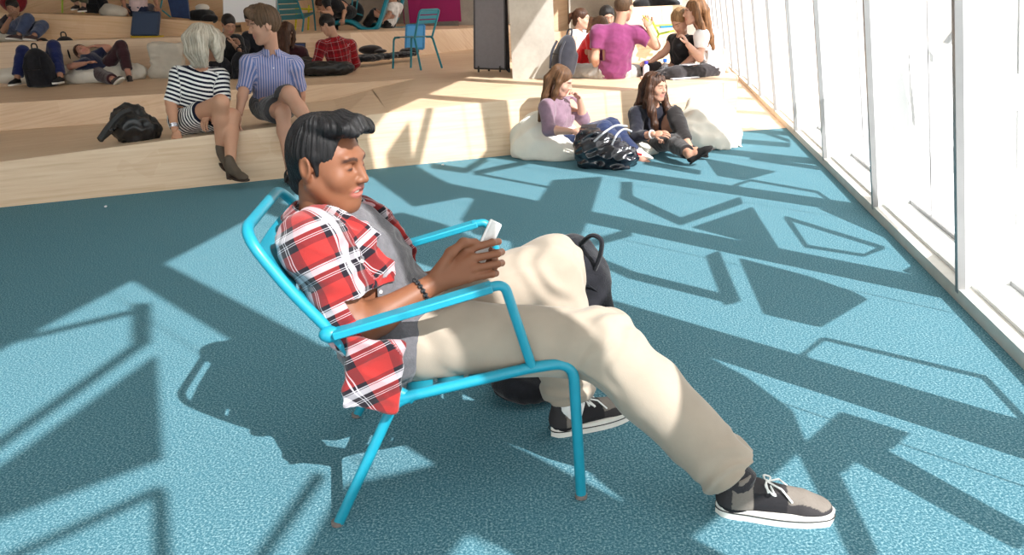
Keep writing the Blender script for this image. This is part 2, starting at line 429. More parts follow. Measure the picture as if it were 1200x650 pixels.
# ---- ceiling and left wall of the hall
CZ = 4.35
M_CEIL = mat('ceiling_white', srgb(236, 232, 226), .9, .1, 0, .03, 2)
b = MB(); b.prism([V(-15, -11, CZ), V(-1.3, -11, CZ), fp(30, 4.35)*V(1, 1, 0)+V(0, 0, CZ), V(-15, 40, CZ)], (0, 0, .1)); structure(b.build('ceiling', M_CEIL, smooth=False))
b = MB(); b.box((-15, 14, 2.2), (.2, 52, 4.6)); structure(b.build('wall_left', M_CEIL, smooth=False))
# ---- the leaning facade: fins, caps, glass panes, sill
FH = 4.15
def m_frit():
    t = NT('fritted_glass'); nt = t.t; nt.nodes.remove(t.b); out = nt.nodes['Material Output']
    tr = t.n('ShaderNodeBsdfTransparent'); tr.inputs[0].default_value = (.68, .69, .69, 1)
    tl = t.n('ShaderNodeBsdfTranslucent'); tl.inputs[0].default_value = (.42, .42, .42, 1)
    df = t.n('ShaderNodeBsdfDiffuse'); df.inputs[0].default_value = (.5, .5, .5, 1)
    m1 = t.n('ShaderNodeMixShader'); m1.inputs[0].default_value = .6; t.l(df.outputs[0], m1.inputs[1]); t.l(tl.outputs[0], m1.inputs[2])
    m2 = t.n('ShaderNodeMixShader'); m2.inputs[0].default_value = .45; t.l(tr.outputs[0], m2.inputs[1]); t.l(m1.outputs[0], m2.inputs[2])
    t.l(m2.outputs[0], out.inputs['Surface']); return t.m
M_FRIT = m_frit()
FINS = [-2.88, -1.44, 0.0, 1.44, 2.98, 4.40, 5.85, 7.3, 8.75, 10.2, 11.65, 13.1, 14.55, 16, 17.45, 18.9]
for i, u in enumerate(FINS):
    b = MB(); M = np.stack([AD, FN, FUP], 1)
    b.box(fp(u+.03, FH/2, .11), (.045, .20, FH), M); b.mi = 1
    b.box(fp(u, FH/2, .0), (.035, .03, FH), M); b.mi = 0
    b.box(fp(u+.075, FH/2, .205), (.05, .03, FH), M); b.mi = 1
    b.box(fp(u-.36, FH/2, .205), (.004, .005, FH), M); b.mi = 0
    structure(b.build('trim_%d' % (i+1), [M_WHITE, M_CAP], smooth=False))
edges = [-14.0]+FINS+[24]
for i in range(len(edges)-1):
    a, c = edges[i]+.05, edges[i+1]
    b = MB(); b.add([fp(a, .06, .215), fp(c, .06, .215), fp(c, FH, .215), fp(a, FH, .215)], [(0, 1, 2, 3)])
    structure(b.build('window_%d' % (i+1), M_FRIT, smooth=False))
b = MB()
for (o0, o1, z0, z1, mi) in ((-.02, .04, 0, .055, 1), (.04, .26, 0, .07, 0)):
    b.mi = mi
    P = [FA+AD*-14+NN*o0, FA+AD*24+NN*o0, FA+AD*24+NN*o1, FA+AD*-14+NN*o1]
    b.prism([p+V(0, 0, z1) for p in P], (0, 0, z0-z1))
structure(b.build('baseboard_right', [M_SILL, M_RAIL], smooth=False))
b = MB(); P = [FA+AD*-14+NN*.185, FA+AD*24+NN*.185, FA+AD*24+NN*.20, FA+AD*-14+NN*.20]; b.prism([p+V(0, 0, .09) for p in P], (0, 0, -.03)); structure(b.build('trim_30', M_CAP, smooth=False))
b = MB(); b.add([fp(-14, FH, .0), fp(24, FH, .0), fp(24, FH+.8, .0), fp(-14, FH+.8, .0), fp(-14, FH, .35), fp(24, FH, .35), fp(24, FH+.8, .35), fp(-14, FH+.8, .35)], [(0, 1, 2, 3), (4, 5, 6, 7), (0, 1, 5, 4)])
structure(b.build('wall_right', M_WHITE, smooth=False))
# added sun blockers (u along, v up the wall), traced back from wanted shadows
SUN_BLOCKERS = [[(2.42,1.11),(2.22,0.64),(1.73,0.89),(1.76,1.06)],[(0.13,1.29),(0.89,0.92),(-0.0,0.88)],[(-0.31,1.08),(-1.05,1.05),(-1.03,0.86),(-0.52,0.62),(-0.46,0.65),(-0.36,0.81)],[(-1.5,1.67),(-1.76,1.19),(-1.91,1.07),(-2.11,1.06),(-2.34,1.16),(-2.89,1.42),(-2.79,1.64),(-2.56,1.83),(-1.38,1.96)],[(-3.48,3.41),(-3.83,2.93),(-4.36,3.19),(-4.44,3.22),(-4.38,3.4)],[(-0.03,3.86),(-0.28,3.68),(-0.75,3.09),(-0.16,2.75),(0.14,3.2),(0.43,3.54)],[(-0.77,2.68),(-0.17,2.73),(-0.07,2.27),(0.73,2.26),(1.11,1.91),(-0.02,1.9),(-0.67,1.92),(-1.35,1.92),(-1.55,2.16),(-0.95,2.28),(-0.99,2.53)],[(-1.17,3.25),(-0.94,3.13),(-0.96,2.77),(-1.19,2.23),(-1.68,2.32),(-1.41,2.69),(-1.64,2.78)],[(-2.98,1.99),(-2.99,1.88),(-2.99,1.62),(-3.03,1.52),(-3.14,1.49),(-3.37,1.75),(-3.27,1.8),(-3.3,1.94),(-3.53,1.99),(-3.82,2.31),(-3.43,2.32)],[(-1.79,0.92),(-2.11,1.06),(-2.28,1.05),(-2.18,0.98),(-2.04,0.92),(-1.93,0.83),(-1.78,0.76)],[(0.69,0.31),(1.17,0.53),(1.21,0.3)],[(0.07,0.37),(0.38,0.22),(0.0,0.26)],[(1.04,1.75),(0.56,1.73),(0.61,1.66),(1.09,1.68)],[(0.54,1.74),(0.12,1.36),(0.28,1.34),(0.73,1.73)],[(0.12,1.36),(0.95,0.97),(1.13,0.97),(0.26,1.37)],[(0.74,0.76),(0.17,0.74),(0.21,0.73),(0.79,0.74)],[(0.16,0.74),(0.2,0.49),(0.25,0.48),(0.22,0.73)],[(0.21,0.49),(0.43,0.37),(0.48,0.37),(0.25,0.48)],[(0.48,0.36),(0.8,0.75),(0.73,0.76),(0.42,0.38)],[(1.47,0.97),(1.29,0.9),(1.34,0.89),(1.53,0.96)],[(1.28,0.9),(1.35,0.43),(1.41,0.42),(1.35,0.89)],[(1.4,0.42),(1.69,0.46),(1.64,0.47),(1.35,0.43)],[(1.7,0.46),(1.8,0.84),(1.73,0.85),(1.63,0.47)],[(1.8,0.84),(1.53,0.97),(1.47,0.97),(1.73,0.85)],[(-1.38,0.96),(-1.17,0.87),(-1.15,0.87),(-1.37,0.96)],[(-1.17,0.87),(-1.12,0.42),(-1.09,0.41),(-1.14,0.86)],[(-1.12,0.42),(-1.43,0.41),(-1.41,0.4),(-1.1,0.41)],[(-1.39,0.97),(-1.48,0.96),(-1.45,0.95),(-1.36,0.96)],[(-1.48,0.96),(-1.42,0.41),(-1.4,0.4),(-1.45,0.95)],[(-0.39,1.24),(-1.07,1.2),(-0.97,1.14),(-0.26,1.18)],[(-0.93,1.15),(-0.94,1.6),(-1.05,1.61),(-1.03,1.17)],[(-0.94,1.6),(-0.87,1.75),(-0.98,1.76),(-1.05,1.61)],[(-0.87,1.75),(-0.81,1.83),(-0.93,1.84),(-0.98,1.76)],[(-0.19,1.65),(-0.64,1.88),(-0.75,1.86),(-0.32,1.63)],[(-2.17,1.08),(-2.62,1.03),(-2.53,0.98),(-2.04,1.01)],[(-2.09,0.93),(-2.23,0.66),(-2.11,0.61),(-1.93,0.88)],[(-3.92,4.1),(-3.27,3.76),(-3.24,3.8),(-3.91,4.14)],[(-3.28,3.89),(-3.5,3.59),(-3.44,3.51),(-3.21,3.81)],[(-3.43,3.58),(-4.24,3.54),(-4.24,3.49),(-3.44,3.52)],[(-4.24,3.54),(-4.35,3.53),(-4.35,3.49),(-4.24,3.49)],[(-3.9,2.85),(-4.42,3.07),(-4.42,3.04),(-3.91,2.82)],[(-3.92,2.86),(-4.07,2.66),(-4.04,2.63),(-3.9,2.82)],[(-3.46,2.43),(-3.86,2.43),(-3.85,2.4),(-3.46,2.4)],[(0.47,2.92),(0.45,2.23),(0.5,2.23),(0.53,2.93)],[(1.3,2.6),(0.57,2.95),(0.44,2.9),(1.14,2.56)],[(0.42,3.34),(0.45,3.0),(0.63,3.05),(0.6,3.4)],[(0.47,2.99),(1.03,2.93),(1.2,3.0),(0.6,3.06)],[(1.82,1.6),(1.71,1.19),(1.88,1.18),(2.01,1.6)],[(3.4,0.82),(3.46,0.4),(3.71,0.36),(3.66,0.8)],[(4.37,0.61),(3.76,0.36),(3.91,0.34),(4.55,0.59)],[(2.62,0.77),(2.51,0.33),(2.66,0.3),(2.78,0.75)],[(0.17,3.84),(0.45,3.88),(0.41,3.55),(0.17,3.72)],[(0.72,3.79),(0.65,3.84),(0.39,3.54),(0.48,3.48)],[(1.32,3.03),(1.31,2.98),(1.12,2.95),(1.03,3.01)],[(3.23,4.41),(3.72,3.88),(3.25,3.77),(3.18,3.79)]]
for i, pl in enumerate(SUN_BLOCKERS):
    b = MB(); b.prism([fp(u, v, .29) for u, v in pl], FN*.02); structure(b.build('trim_%d' % (40+i), M_WHITE, smooth=False))  # trim objects made here are added shadow-casting panels, not facade trim
# ---- light
S_AZ, S_EL = rad(128.5), rad(40)
sd = V(math.cos(S_EL)*math.cos(S_AZ), math.cos(S_EL)*math.sin(S_AZ), -math.sin(S_EL))
L = bpy.data.lights.new('sun', 'SUN'); L.energy = 15.0; L.angle = rad(.53); L.color = (1, .975, .955)
lo = bpy.data.objects.new('sun', L); COL.objects.link(lo); lo.rotation_euler = Vector(sd).to_track_quat('-Z', 'Y').to_euler(); lo.location = (4, -4, 6)
W = bpy.data.worlds.new('sky'); SC.world = W; W.use_nodes = True
W.node_tree.nodes['Background'].inputs[0].default_value = (1, .985, .96, 1); W.node_tree.nodes['Background'].inputs[1].default_value = 2.5
cam = bpy.data.cameras.new('camera'); co = bpy.data.objects.new('camera', cam); COL.objects.link(co); SC.camera = co
cam.sensor_width = 36; cam.lens = FPX/1200*36; cam.clip_start = .05; cam.clip_end = 200
mw = Matrix(((C_R[0], C_U[0], -C_FW[0], 0), (C_R[1], C_U[1], -C_FW[1], 0), (C_R[2], C_U[2], -C_FW[2], CAM_H), (0, 0, 0, 1))); co.matrix_world = mw
SC.view_settings.view_transform = 'Standard'; SC.view_settings.look = 'None'; SC.view_settings.gamma = 1; SC.view_settings.exposure = 0.44
SC.view_settings.use_curve_mapping = False

# ================================================================== PEOPLE: skeleton driven bodies, hair and clothes
def lerp(a, b, t): return np.array(a)*(1-t)+np.array(b)*t
def hframe(J):
    return frame(J['face'], J.get('hup', (0, 0, 1)))
def head_prims(S, J, s, ears=True, smile=0.0):
    s = s*J.get('hs', 1.0)
    c = np.array(J['head']); M = hframe(J)
    def p(x, y, z): return c+M@(np.array([x, y, z])*s)
    def r(*a): return np.array(a)*s
    k = .018*s
    S.ell(p(0, -.010, .032), r(.075, .089, .086), M, k)
    S.ell(p(0, .030, -.012), r(.064, .066, .080), M, .03*s)
    S.ell(p(0, .040, -.062), r(.047, .050, .050), M, .03*s)
    S.ell(p(0, .072, -.098), r(.020, .017, .017), M, .022*s)
    for q in (-1, 1):
        S.cone(p(q*.058, -.002, -.045), p(q*.022, .062, -.096), .016*s, .014*s, .028*s)
        S.ell(p(q*.040, .062, -.026), r(.024, .022, .022), M, .022*s)
        S.ell(p(q*.030, .092, .008), r(.017, .012, .012), M, .012*s, 's')
        S.ell(p(q*.030, .0765, .004), r(.016, .0145, .0125), M, .004*s)
    S.ell(p(0, .080, .030), r(.046, .016, .012), M, .016*s)
    S.cone(p(0, .090, .016), p(0, .113, -.024), .0075*s, .0105*s, .010*s)
    for q in (-1, 1): S.ell(p(q*.012, .103, -.028), r(.0085, .010, .008), M, .006*s)
    m = .0
    S.ell(p(0, .088, -.053), r(.025+smile*.008, .012, .0065), M, .006*s)
    S.ell(p(0, .085, -.067), r(.021+smile*.006, .013, .0075), M, .006*s)
    if smile: S.ell(p(0, .106, -.0600), r(.026, .019, .0062), M, .002*s, 's')
    else: S.ell(p(0, .106, -.060), r(.024, .010, .0016), M, .002*s, 's')
    if ears:
        for q in (-1, 1):
            E = M@np.array(Matrix.Rotation(q*rad(-18), 3, 'Z'))@np.array(Matrix.Rotation(rad(12), 3, 'X'))
            S.ell(p(q*.081, -.012, -.002), r(.009, .022, .033), E, .006*s)
            S.ell(p(q*.076, -.004, -.028), r(.007, .010, .011), E, .006*s)
            S.ell(p(q*.0925, -.008, .002), r(.008, .013, .022), E, .004*s, 's')
            S.ell(p(q*.0765, .004, -.004), r(.005, .006, .007), E, .004*s)
def tor_frame(J):
    up = unit(np.array(J['neck'])-np.array(J['pel'])); side = np.array(J['shR'])-np.array(J['shL'])
    side = unit(side-up*(side@up)); fr = np.cross(up, side)
    return np.stack([side, fr, up], 1)   # X right, Y front, Z up
def torso_prims(S, J, s, e=0.0, k=.05, belly=0.0, bust=0.0):
    M = tor_frame(J); n, p = np.array(J['neck']), np.array(J['pel']); sc = lerp(J['shL'], J['shR'], .5)
    ps = unit(np.array(J['hipR'])-np.array(J['hipL'])); up = M[:, 2]; Mp = np.stack([ps, unit(np.cross(unit(up-ps*(up@ps)), ps)), unit(up-ps*(up@ps))], 1)
    ch = lerp(sc, p, .28); ab = lerp(sc, p, .66)+(np.array(J['bend']) if 'bend' in J else 0)
    w = np.linalg.norm(np.array(J['shR'])-np.array(J['shL']))/2
    S.ell(ch+M[:, 1]*.005, np.array([min(w*.93, .165*s)+e, .105*s+e, .17*s+e]), M, k)
    S.ell(ab+M[:, 1]*belly*.4, np.array([.138*s+e, (.095+belly)*s+e, .15*s+e]), M, k)
    S.ell(p, np.array([.158*s+e, .112*s+e, .115*s+e]), Mp, k)
    if bust:
        for q in (-1, 1): S.ell(ch+M[:, 0]*q*.07*s+M[:, 1]*.075*s-M[:, 2]*.03*s, np.array([.055, .05, .055])*s*bust+e, M, .03)
    for q in ('shL', 'shR'):
        S.ell(J[q], .056*s+e, None, .04); S.cone(n-M[:, 2]*.015*s, lerp(J[q], n, .15), .045*s+e, .042*s+e, .04)
AR = (.050, .042, .041, .027); LG = (.088, .060, .057, .038)
class FingerRec:
    def __init__(s): s.m = MB()
    def cone(s, a, b, r1, r2, k=None, op='u', flat=None): s.m.tube([np.array(a)-unit(np.array(b)-np.array(a))*r1*.4, a, b, np.array(b)+unit(np.array(b)-np.array(a))*r2*.6], [r1*.7, r1, r2, r2*.6], 6)
    def chain(s, pts, rs, k=None, **kw):
        for i in range(len(pts)-1): s.cone(pts[i], pts[i+1], rs[i], rs[i+1])
    def ell(s, c, r, M=None, k=None, op='u'): s.m.ico(c, r, M, 2)
def body(name, J, s, skin, parent, h=.006, feet=True, ears=True, smile=0, fingers=True, lips=(.55, .2, .17), brow=(.05, .03, .02), hands=True, extra=None, dispv=None, build=1.0):
    rec = FingerRec(); S = SDF(h, .02); n = np.array(J['neck']); hc = np.array(J['head']); M = hframe(J)
    torso_prims(S, J, s, -.004)
    nb = hc+M@(np.array([0, -.022, -.055])*s)
    S.chain([n-tor_frame(J)[:, 2]*.02, nb], [.056*s, .052*s], .03)
    for q in 'LR':
        a, b_, c = J['sh'+q], J['el'+q], J['wr'+q]; B = build
        S.chain([a, b_], [AR[0]*s*B, AR[1]*s*B], .03); m = lerp(b_, c, .3)
        S.chain([b_, m, c], [AR[2]*s*B, AR[2]*1.02*s*B, AR[3]*s*B], .02)
        a, b_, c = J['hip'+q], J['kn'+q], J['an'+q]
        S.chain([a, b_], [LG[0]*s*B, LG[1]*s*B], .04); m = lerp(b_, c, .32)+unit(np.array(b_)-lerp(a, c, .5)+1e-4)*-.012
        S.chain([b_, m, c], [LG[2]*s*B, LG[2]*1.0*s*B, LG[3]*s*B], .03)
        if feet: S.chain([c-V(0,0,.02)*s, lerp(c, J['to'+q], .55)-V(0,0,.012)*s, np.array(J['to'+q])], [.036*s, .030*s, .019*s], .02)
        if hands: hand(S if h < .0055 else rec, J, q, s, fingers)
    head_prims(S, J, s, ears, smile)
    if extra: extra(S)
    me = S.mesh(name, disp=dispv)
    if rec.m.v:
        import bmesh
        bm = bmesh.new(); bm.from_mesh(me); vs = [bm.verts.new(v) for v in rec.m.v]
        for f in rec.m.f:
            try: bm.faces.new([vs[i] for i in f]).smooth = True
            except ValueError: pass
        bm.to_mesh(me); bm.free(); S.pts = pts_of(me)
    # own colour of skin, lips, brows and eyes
    P = (S.pts-hc)@M/(s*J.get('hs', 1.0))
    colr = np.tile(np.array(skin[:3]), (len(P), 1))
    def blend(mask, c, a=1.0):
        w = np.clip(mask, 0, 1)[:, None]*a; colr[:] = colr*(1-w)+np.array(c[:3])*w
    fr = P[:, 1] > .055
    lm = 1.3-np.sqrt((P[:, 0]/.027)**2+((P[:, 2]+.060)/.0145)**2); blend(np.where(fr & (P[:, 1] > .07), lm*4, 0), lips, .75)
    ax = np.abs(P[:, 0])
    bz = .029-.006*((ax-.030)/.02)**2
    bm = 1-np.maximum(np.abs(ax-.032)/.021, np.abs(P[:, 2]-bz)/.0052); blend(np.where(fr, bm*5, 0), brow, .85)
    em = 1-np.sqrt(((ax-.030)/.0135)**2+((P[:, 2]-.002)/.0042)**2); blend(np.where(fr, em*3, 0), (.03, .02, .02), .9)
    attr_col(me, 'tone', colr)
    return link(name, me, M_SKIN, parent, True)
def m_skin():
    t = NT('skin').base(.5, .35)
    a = t.n('ShaderNodeAttribute', attribute_name='tone')
    nz = t.noise(60, 3); t.l(t.mix(t.math('MULTIPLY', nz, .12), a.outputs['Color'], (.25, .06, .04, 1)), t.b.inputs['Base Color'])
    t.b.inputs['Subsurface Weight'].default_value = .08; t.b.inputs['Subsurface Radius'].default_value = (.02, .008, .004); t.b.inputs['Subsurface Scale'].default_value = .4
    t.bump(t.noise(500, 2), .08, .002); return t.m
M_SKIN = m_skin()
def hand(S, J, q, s, fingers=True):
    """palm + four fingers + thumb. J['hd'+q]: fingertip-side target; J['pn'+q]: back-of-hand normal; curl 0..1 in J['cu'+q]"""
    w = np.array(J['wr'+q], float)
    d = unit(np.array(J['hd'+q])-w) if 'hd'+q in J else unit(w-np.array(J['el'+q]))
    nrm = np.array(J.get('pn'+q, (0, 0, 1)), float); nrm = unit(nrm-d*(nrm@d)); sd_ = np.cross(nrm, d)*(1 if q == 'L' else -1)
    # sd_ points to the thumb side for palm facing -nrm
    sd_ = sd_*(J.get('ts'+q, 1)); cu = J.get('cu'+q, .35)
    M = np.stack([sd_, d, nrm], 1); pc = w+d*.045*s
    S.ell(pc, np.array([.040, .050, .016])*s, M, .015)
    if not fingers:
        S.ell(w+d*.11*s-nrm*.02*s*cu, np.array([.034, .05, .012])*s, M, .02); return
    L = [.072, .080, .075, .060]; O = [.030, .010, -.010, -.028]; st = [.086, .090, .087, .080]
    for i in range(4):
        b0 = w+(d*st[i]+sd_*O[i])*s; a = b0; ang = cu*.5
        for j, (fr_, r0, r1) in enumerate(((.45, .0092, .0085), (.30, .0085, .0078), (.25, .0078, .0068))):
            dd = d*math.cos(ang)-nrm*math.sin(ang)+sd_*(O[i]*1.6)*(1-cu); e = a+unit(dd)*L[i]*fr_*s
            S.cone(a, e, r0*s, r1*s, .004*s if j else .008*s); a = e; ang += cu*1.25
    t0 = w+(d*.030+sd_*.030-nrm*.006)*s; t1 = t0+unit(d*.8+sd_*.75-nrm*.25)*.042*s; t2 = t1+unit(d+sd_*.25-nrm*.4*cu)*.032*s
    S.chain([t0, t1, t2], [.013*s, .0105*s, .008*s], .012*s)
def fab_attr(me, J, s, legs=True):
    P = pts_of(me); M = tor_frame(J); p0 = np.array(J['pel']); n0 = np.array(J['neck'])
    rel = (P-p0)@M; out = np.zeros((len(P), 3)); R = .15*s
    ang = np.arctan2(rel[:, 0], rel[:, 1]); fb = np.abs(rel[:, 1])/.085 > np.abs(rel[:, 0])/.15; out[:, 0] = np.where(fb, rel[:, 0]*1.08, rel[:, 1]+.162*np.sign(rel[:, 0])); out[:, 1] = rel[:, 2]
    # distance to the torso surface (rough ellipse), compare with limbs
    dt = np.sqrt((rel[:, 0]/1.15)**2+rel[:, 1]**2)-.115*s; dt = np.where((rel[:, 2] > -.06*s) & (rel[:, 2] < np.linalg.norm(n0-p0)+.03), dt, 9)
    best = dt.copy()
    seg = []
    for q in 'LR':
        seg += [(J['sh'+q], J['el'+q], .045), (J['el'+q], J['wr'+q], .035)]
        if legs: seg += [(J['hip'+q], J['kn'+q], .075), (J['kn'+q], J['an'+q], .05)]
    for i, (a, b_, r_) in enumerate(seg):
        a = np.array(a, float); b_ = np.array(b_, float); ba = b_-a; L = np.linalg.norm(ba); d = ba/L
        t = np.clip((P-a)@d, 0, L); v = P-a-np.outer((P-a)@d, d); dist = np.linalg.norm(P-a-np.outer(t, d), axis=1)-r_*s
        ref = M[:, 1]-d*(M[:, 1]@d); ref = unit(ref if np.linalg.norm(ref) > .2 else np.cross(d, M[:, 0])); bi = np.cross(d, ref)
        th = np.arctan2(v@bi, v@ref); m = dist < best
        out[m, 0] = th[m]*r_*1.15*s+.03*i; out[m, 1] = ((P-a)@d)[m]*-1+.35; out[m, 2] = i+1; best = np.minimum(best, dist)
    attr_vec(me, 'fab', out)
def collar_part(J, s, m, parent, sc=1.0):
    M = tor_frame(J); n = np.array(J['neck'])+M[:, 2]*.008*s; hu = unit(np.array(J['head'])-n-M[:, 1]*.02); X = M[:, 0]; Y = unit(np.cross(hu, X)); b = MB()
    def pt(a, r, z): return n+X*math.sin(a)*r*s*sc+Y*math.cos(a)*(r*s*sc)+hu*z*s
    A = rad(158)
    def stand(u, v): a = math.pi+(u-.5)*2*A; return pt(a, .060, -.005+.040*v)
    def fold(u, v): a = math.pi+(u-.5)*2*A; e = abs(2*u-1); return pt(a, .061+.026*v, .036-.040*v-.022*v*e**3)+Y*.010*v*e**3
    b.grid(stand, 25, 3); b.grid(fold, 25, 4)
    me = b.mesh('collar'); P = pts_of(me); attr_vec(me, 'fab', np.stack([(P-n)@X*1.2, (P-n)@hu, 0*P[:, 0]], 1))
    o = link('collar', me, m, parent); mo = o.modifiers.new('s', 'SOLIDIFY'); mo.thickness = .004; mo.offset = 0
    return o
def top(name, J, s, m, parent, sleeve=1.0, e=.014, h=.007, amp=.005, freq=7, hem=.0, low=True, belly=0, bust=0, cut=None, extra=None, neckcut=True, o=0, sl_r=1.25, shoulder=True, collar=0):
    """shirt: torso and sleeves to a fraction (1 = elbow, 2 = wrist)"""
    S = SDF(h, .03); torso_prims(S, J, s, e, belly=belly, bust=bust); M = tor_frame(J)
    for q in 'LR':
        a, b_, c = np.array(J['sh'+q]), np.array(J['el'+q]), np.array(J['wr'+q])
        if sleeve <= 0: continue
        t = min(1, sleeve); S.cone(a, lerp(a, b_, t), (AR[0]*sl_r)*s+e*.5, (AR[1]*sl_r)*s+e*.5, .035)
        if sleeve > 1: S.cone(b_, lerp(b_, c, sleeve-1), AR[2]*sl_r*s+e*.4, lerp(AR[2], AR[3], sleeve-1)*sl_r*s+e*.4, .02)
    if extra: extra(S)
    if neckcut:
        hc = np.array(J['neck'])+M[:, 2]*.012*s+M[:, 1]*.008; hu = unit(np.array(J['head'])-np.array(J['neck'])); S.cone(hc, hc+hu*.13*s, .056*s, .095*s, .006, 's')
    # square sleeve ends
    for q in 'LR':
        if sleeve <= 0: continue
        a, b_, c = np.array(J['sh'+q]), np.array(J['el'+q]), np.array(J['wr'+q])
        e0, d = (lerp(a, b_, sleeve), unit(b_-a)) if sleeve <= 1 else (lerp(b_, c, sleeve-1), unit(c-b_))
        S.half(e0, d, e0+d*.035-.065, e0+d*.035+.065, .004)
    if cut: cut(S)
    me = S.mesh(name, disp=folds(amp, freq, o) if amp else None); fab_attr(me, J, s, False)
    ob = link(name, me, m, parent, True)
    if collar: collar_part(J, s, m, ob, collar)
    return ob
def bottom(name, J, s, m, parent, leg=2.0, disp=None, e=.012, h=.007, amp=.006, freq=7, rk=(1.0, 1.15, 1.2, 1.5), waist=True, o=3, extra=None, kk=.035):
    """trousers, shorts or leggings to a fraction (1 = knee, 2 = ankle)"""
    S = SDF(h, .03); ps = unit(np.array(J['hipR'])-np.array(J['hipL'])); up = tor_frame(J)[:, 2]
    u2 = unit(up-ps*(up@ps)); Mp = np.stack([ps, np.cross(u2, ps), u2], 1)
    S.ell(J['pel'], np.array([.158*s+e, .115*s+e, .12*s+e]), Mp, .04)
    for q in 'LR':
        a, b_, c = np.array(J['hip'+q]), np.array(J['kn'+q]), np.array(J['an'+q]); t = min(1, leg)
        S.cone(a, lerp(a, b_, t), LG[0]*rk[0]*s+e, lerp(LG[0]*rk[0], LG[1]*rk[1], t)*s+e, kk)
        if leg > 1:
            f = leg-1; S.chain([b_, lerp(b_, c, f*.35), lerp(b_, c, f)], [LG[1]*rk[1]*s+e, LG[2]*rk[2]*s+e, lerp(LG[2]*rk[2], LG[3]*rk[3], f)*s+e], kk*.7)
    if extra: extra(S)
    for q in 'LR':
        a, b_, c = np.array(J['hip'+q]), np.array(J['kn'+q]), np.array(J['an'+q])
        e0, d = (lerp(a, b_, leg), unit(b_-a)) if leg <= 1 else (lerp(b_, c, leg-1), unit(c-b_))
        S.half(e0, d, e0+d*.05-.09, e0+d*.05+.09, .004)
    if waist: w0 = np.array(J['pel'])+u2*.09*s; S.half(w0, u2, w0-.22, w0+.22, .01)
    me = S.mesh(name, disp=disp or (folds(amp, freq, o) if amp else None)); fab_attr(me, J, s)
    return link(name, me, m, parent, True)
def m_hair(name, c1, c2, rough=.45):
    t = NT(name).base(rough, .3)
    a = t.n('ShaderNodeAttribute', attribute_name='strand')
    nz = t.noise(1.0, 4, a.outputs['Vector'], .7)
    t.l(t.ramp(nz, [(.3, c1), (.65, c2)]), t.b.inputs['Base Color']); t.bump(nz, .5, .01); return t.m
def hair(name, J, s, m, parent, style='short', h=.005, grow=1.0, line=.052, locks=(), k=.02, amp=.004, front=None, o=0, fr=26, extra=None, hang=True):
    """cap over the skull with the face left free; locks = list of (points in head space, radii)"""
    s = s*J.get('hs', 1.0); S = SDF(h, k); c = np.array(J['head']); M = hframe(J)
    def p(x, y, z): return c+M@(np.array([x, y, z])*s)
    g = .009*grow
    S.ell(p(0, -.013, .036), np.array([.078+g, .091+g, .088+g])*s, M, k)
    if style != 'crop': S.cone(p(0, -.055, .0), p(0, -.06, -.055), .055*s, .045*s, k)
    if style == 'fg':
        S.ell(p(0, .135, .040), np.array([.085, .098, .066])*s, M, .006, 's')
        for q in (-1, 1):
            S.ell(p(q*.085, .030, -.022), np.array([.05, .050, .040])*s, M, .006, 's'); S.ell(p(q*.085, -.012, -.020), np.array([.024, .026, .040])*s, M, .006, 's'); S.ell(p(q*.07, -.03, -.075), np.array([.035, .045, .035])*s, M, .01, 's')
    # free the face and neck
    S.ell(p(0, .100, -.035), np.array([.074, .078, .092])*s, M, .01, 's')
    S.ell(p(0, .128, .02), np.array([.060, .060, .050])*s, M, .012, 's')
    for q in (-1, 1): S.ell(p(q*.088, .012, -.03), np.array([.03, .03, .045])*s, M, .01, 's')
    fh = np.array(J['face'], float)*V(1, 1, 0); Ml = frame(unit(fh)) if np.linalg.norm(fh) > .2 and hang else M
    def pl(x, y, z):
        w_ = min(1, max(0, (.03-z)/.08)); q_ = np.array([x, y, z])*s; return c+(M@q_)*(1-w_)+(Ml@q_)*w_
    for pts, rs in locks: S.chain([pl(*a) for a in pts], [r_*s for r_ in rs], k)
    if extra: extra(S, p, M)
    def disp(P):
        Q = (P-c)@M/s; th = np.arctan2(Q[:, 0], Q[:, 1]+.02); X = np.stack([th*.28, Q[:, 2]*.10, np.hypot(Q[:, 0], Q[:, 1])*.15], 1)
        return -amp*noise(X, fr, o, 6)-amp*.6*noise(X, fr*2.3, o+4, 4)
    me = S.mesh(name, disp=disp)
    Q = (S.pts-c)@M/s; th = np.arctan2(Q[:, 0], Q[:, 1]+.02)
    attr_vec(me, 'strand', np.stack([th*16, Q[:, 2]*7, np.hypot(Q[:, 0], Q[:, 1])*20], 1))
    return link(name, me, m, parent, True)
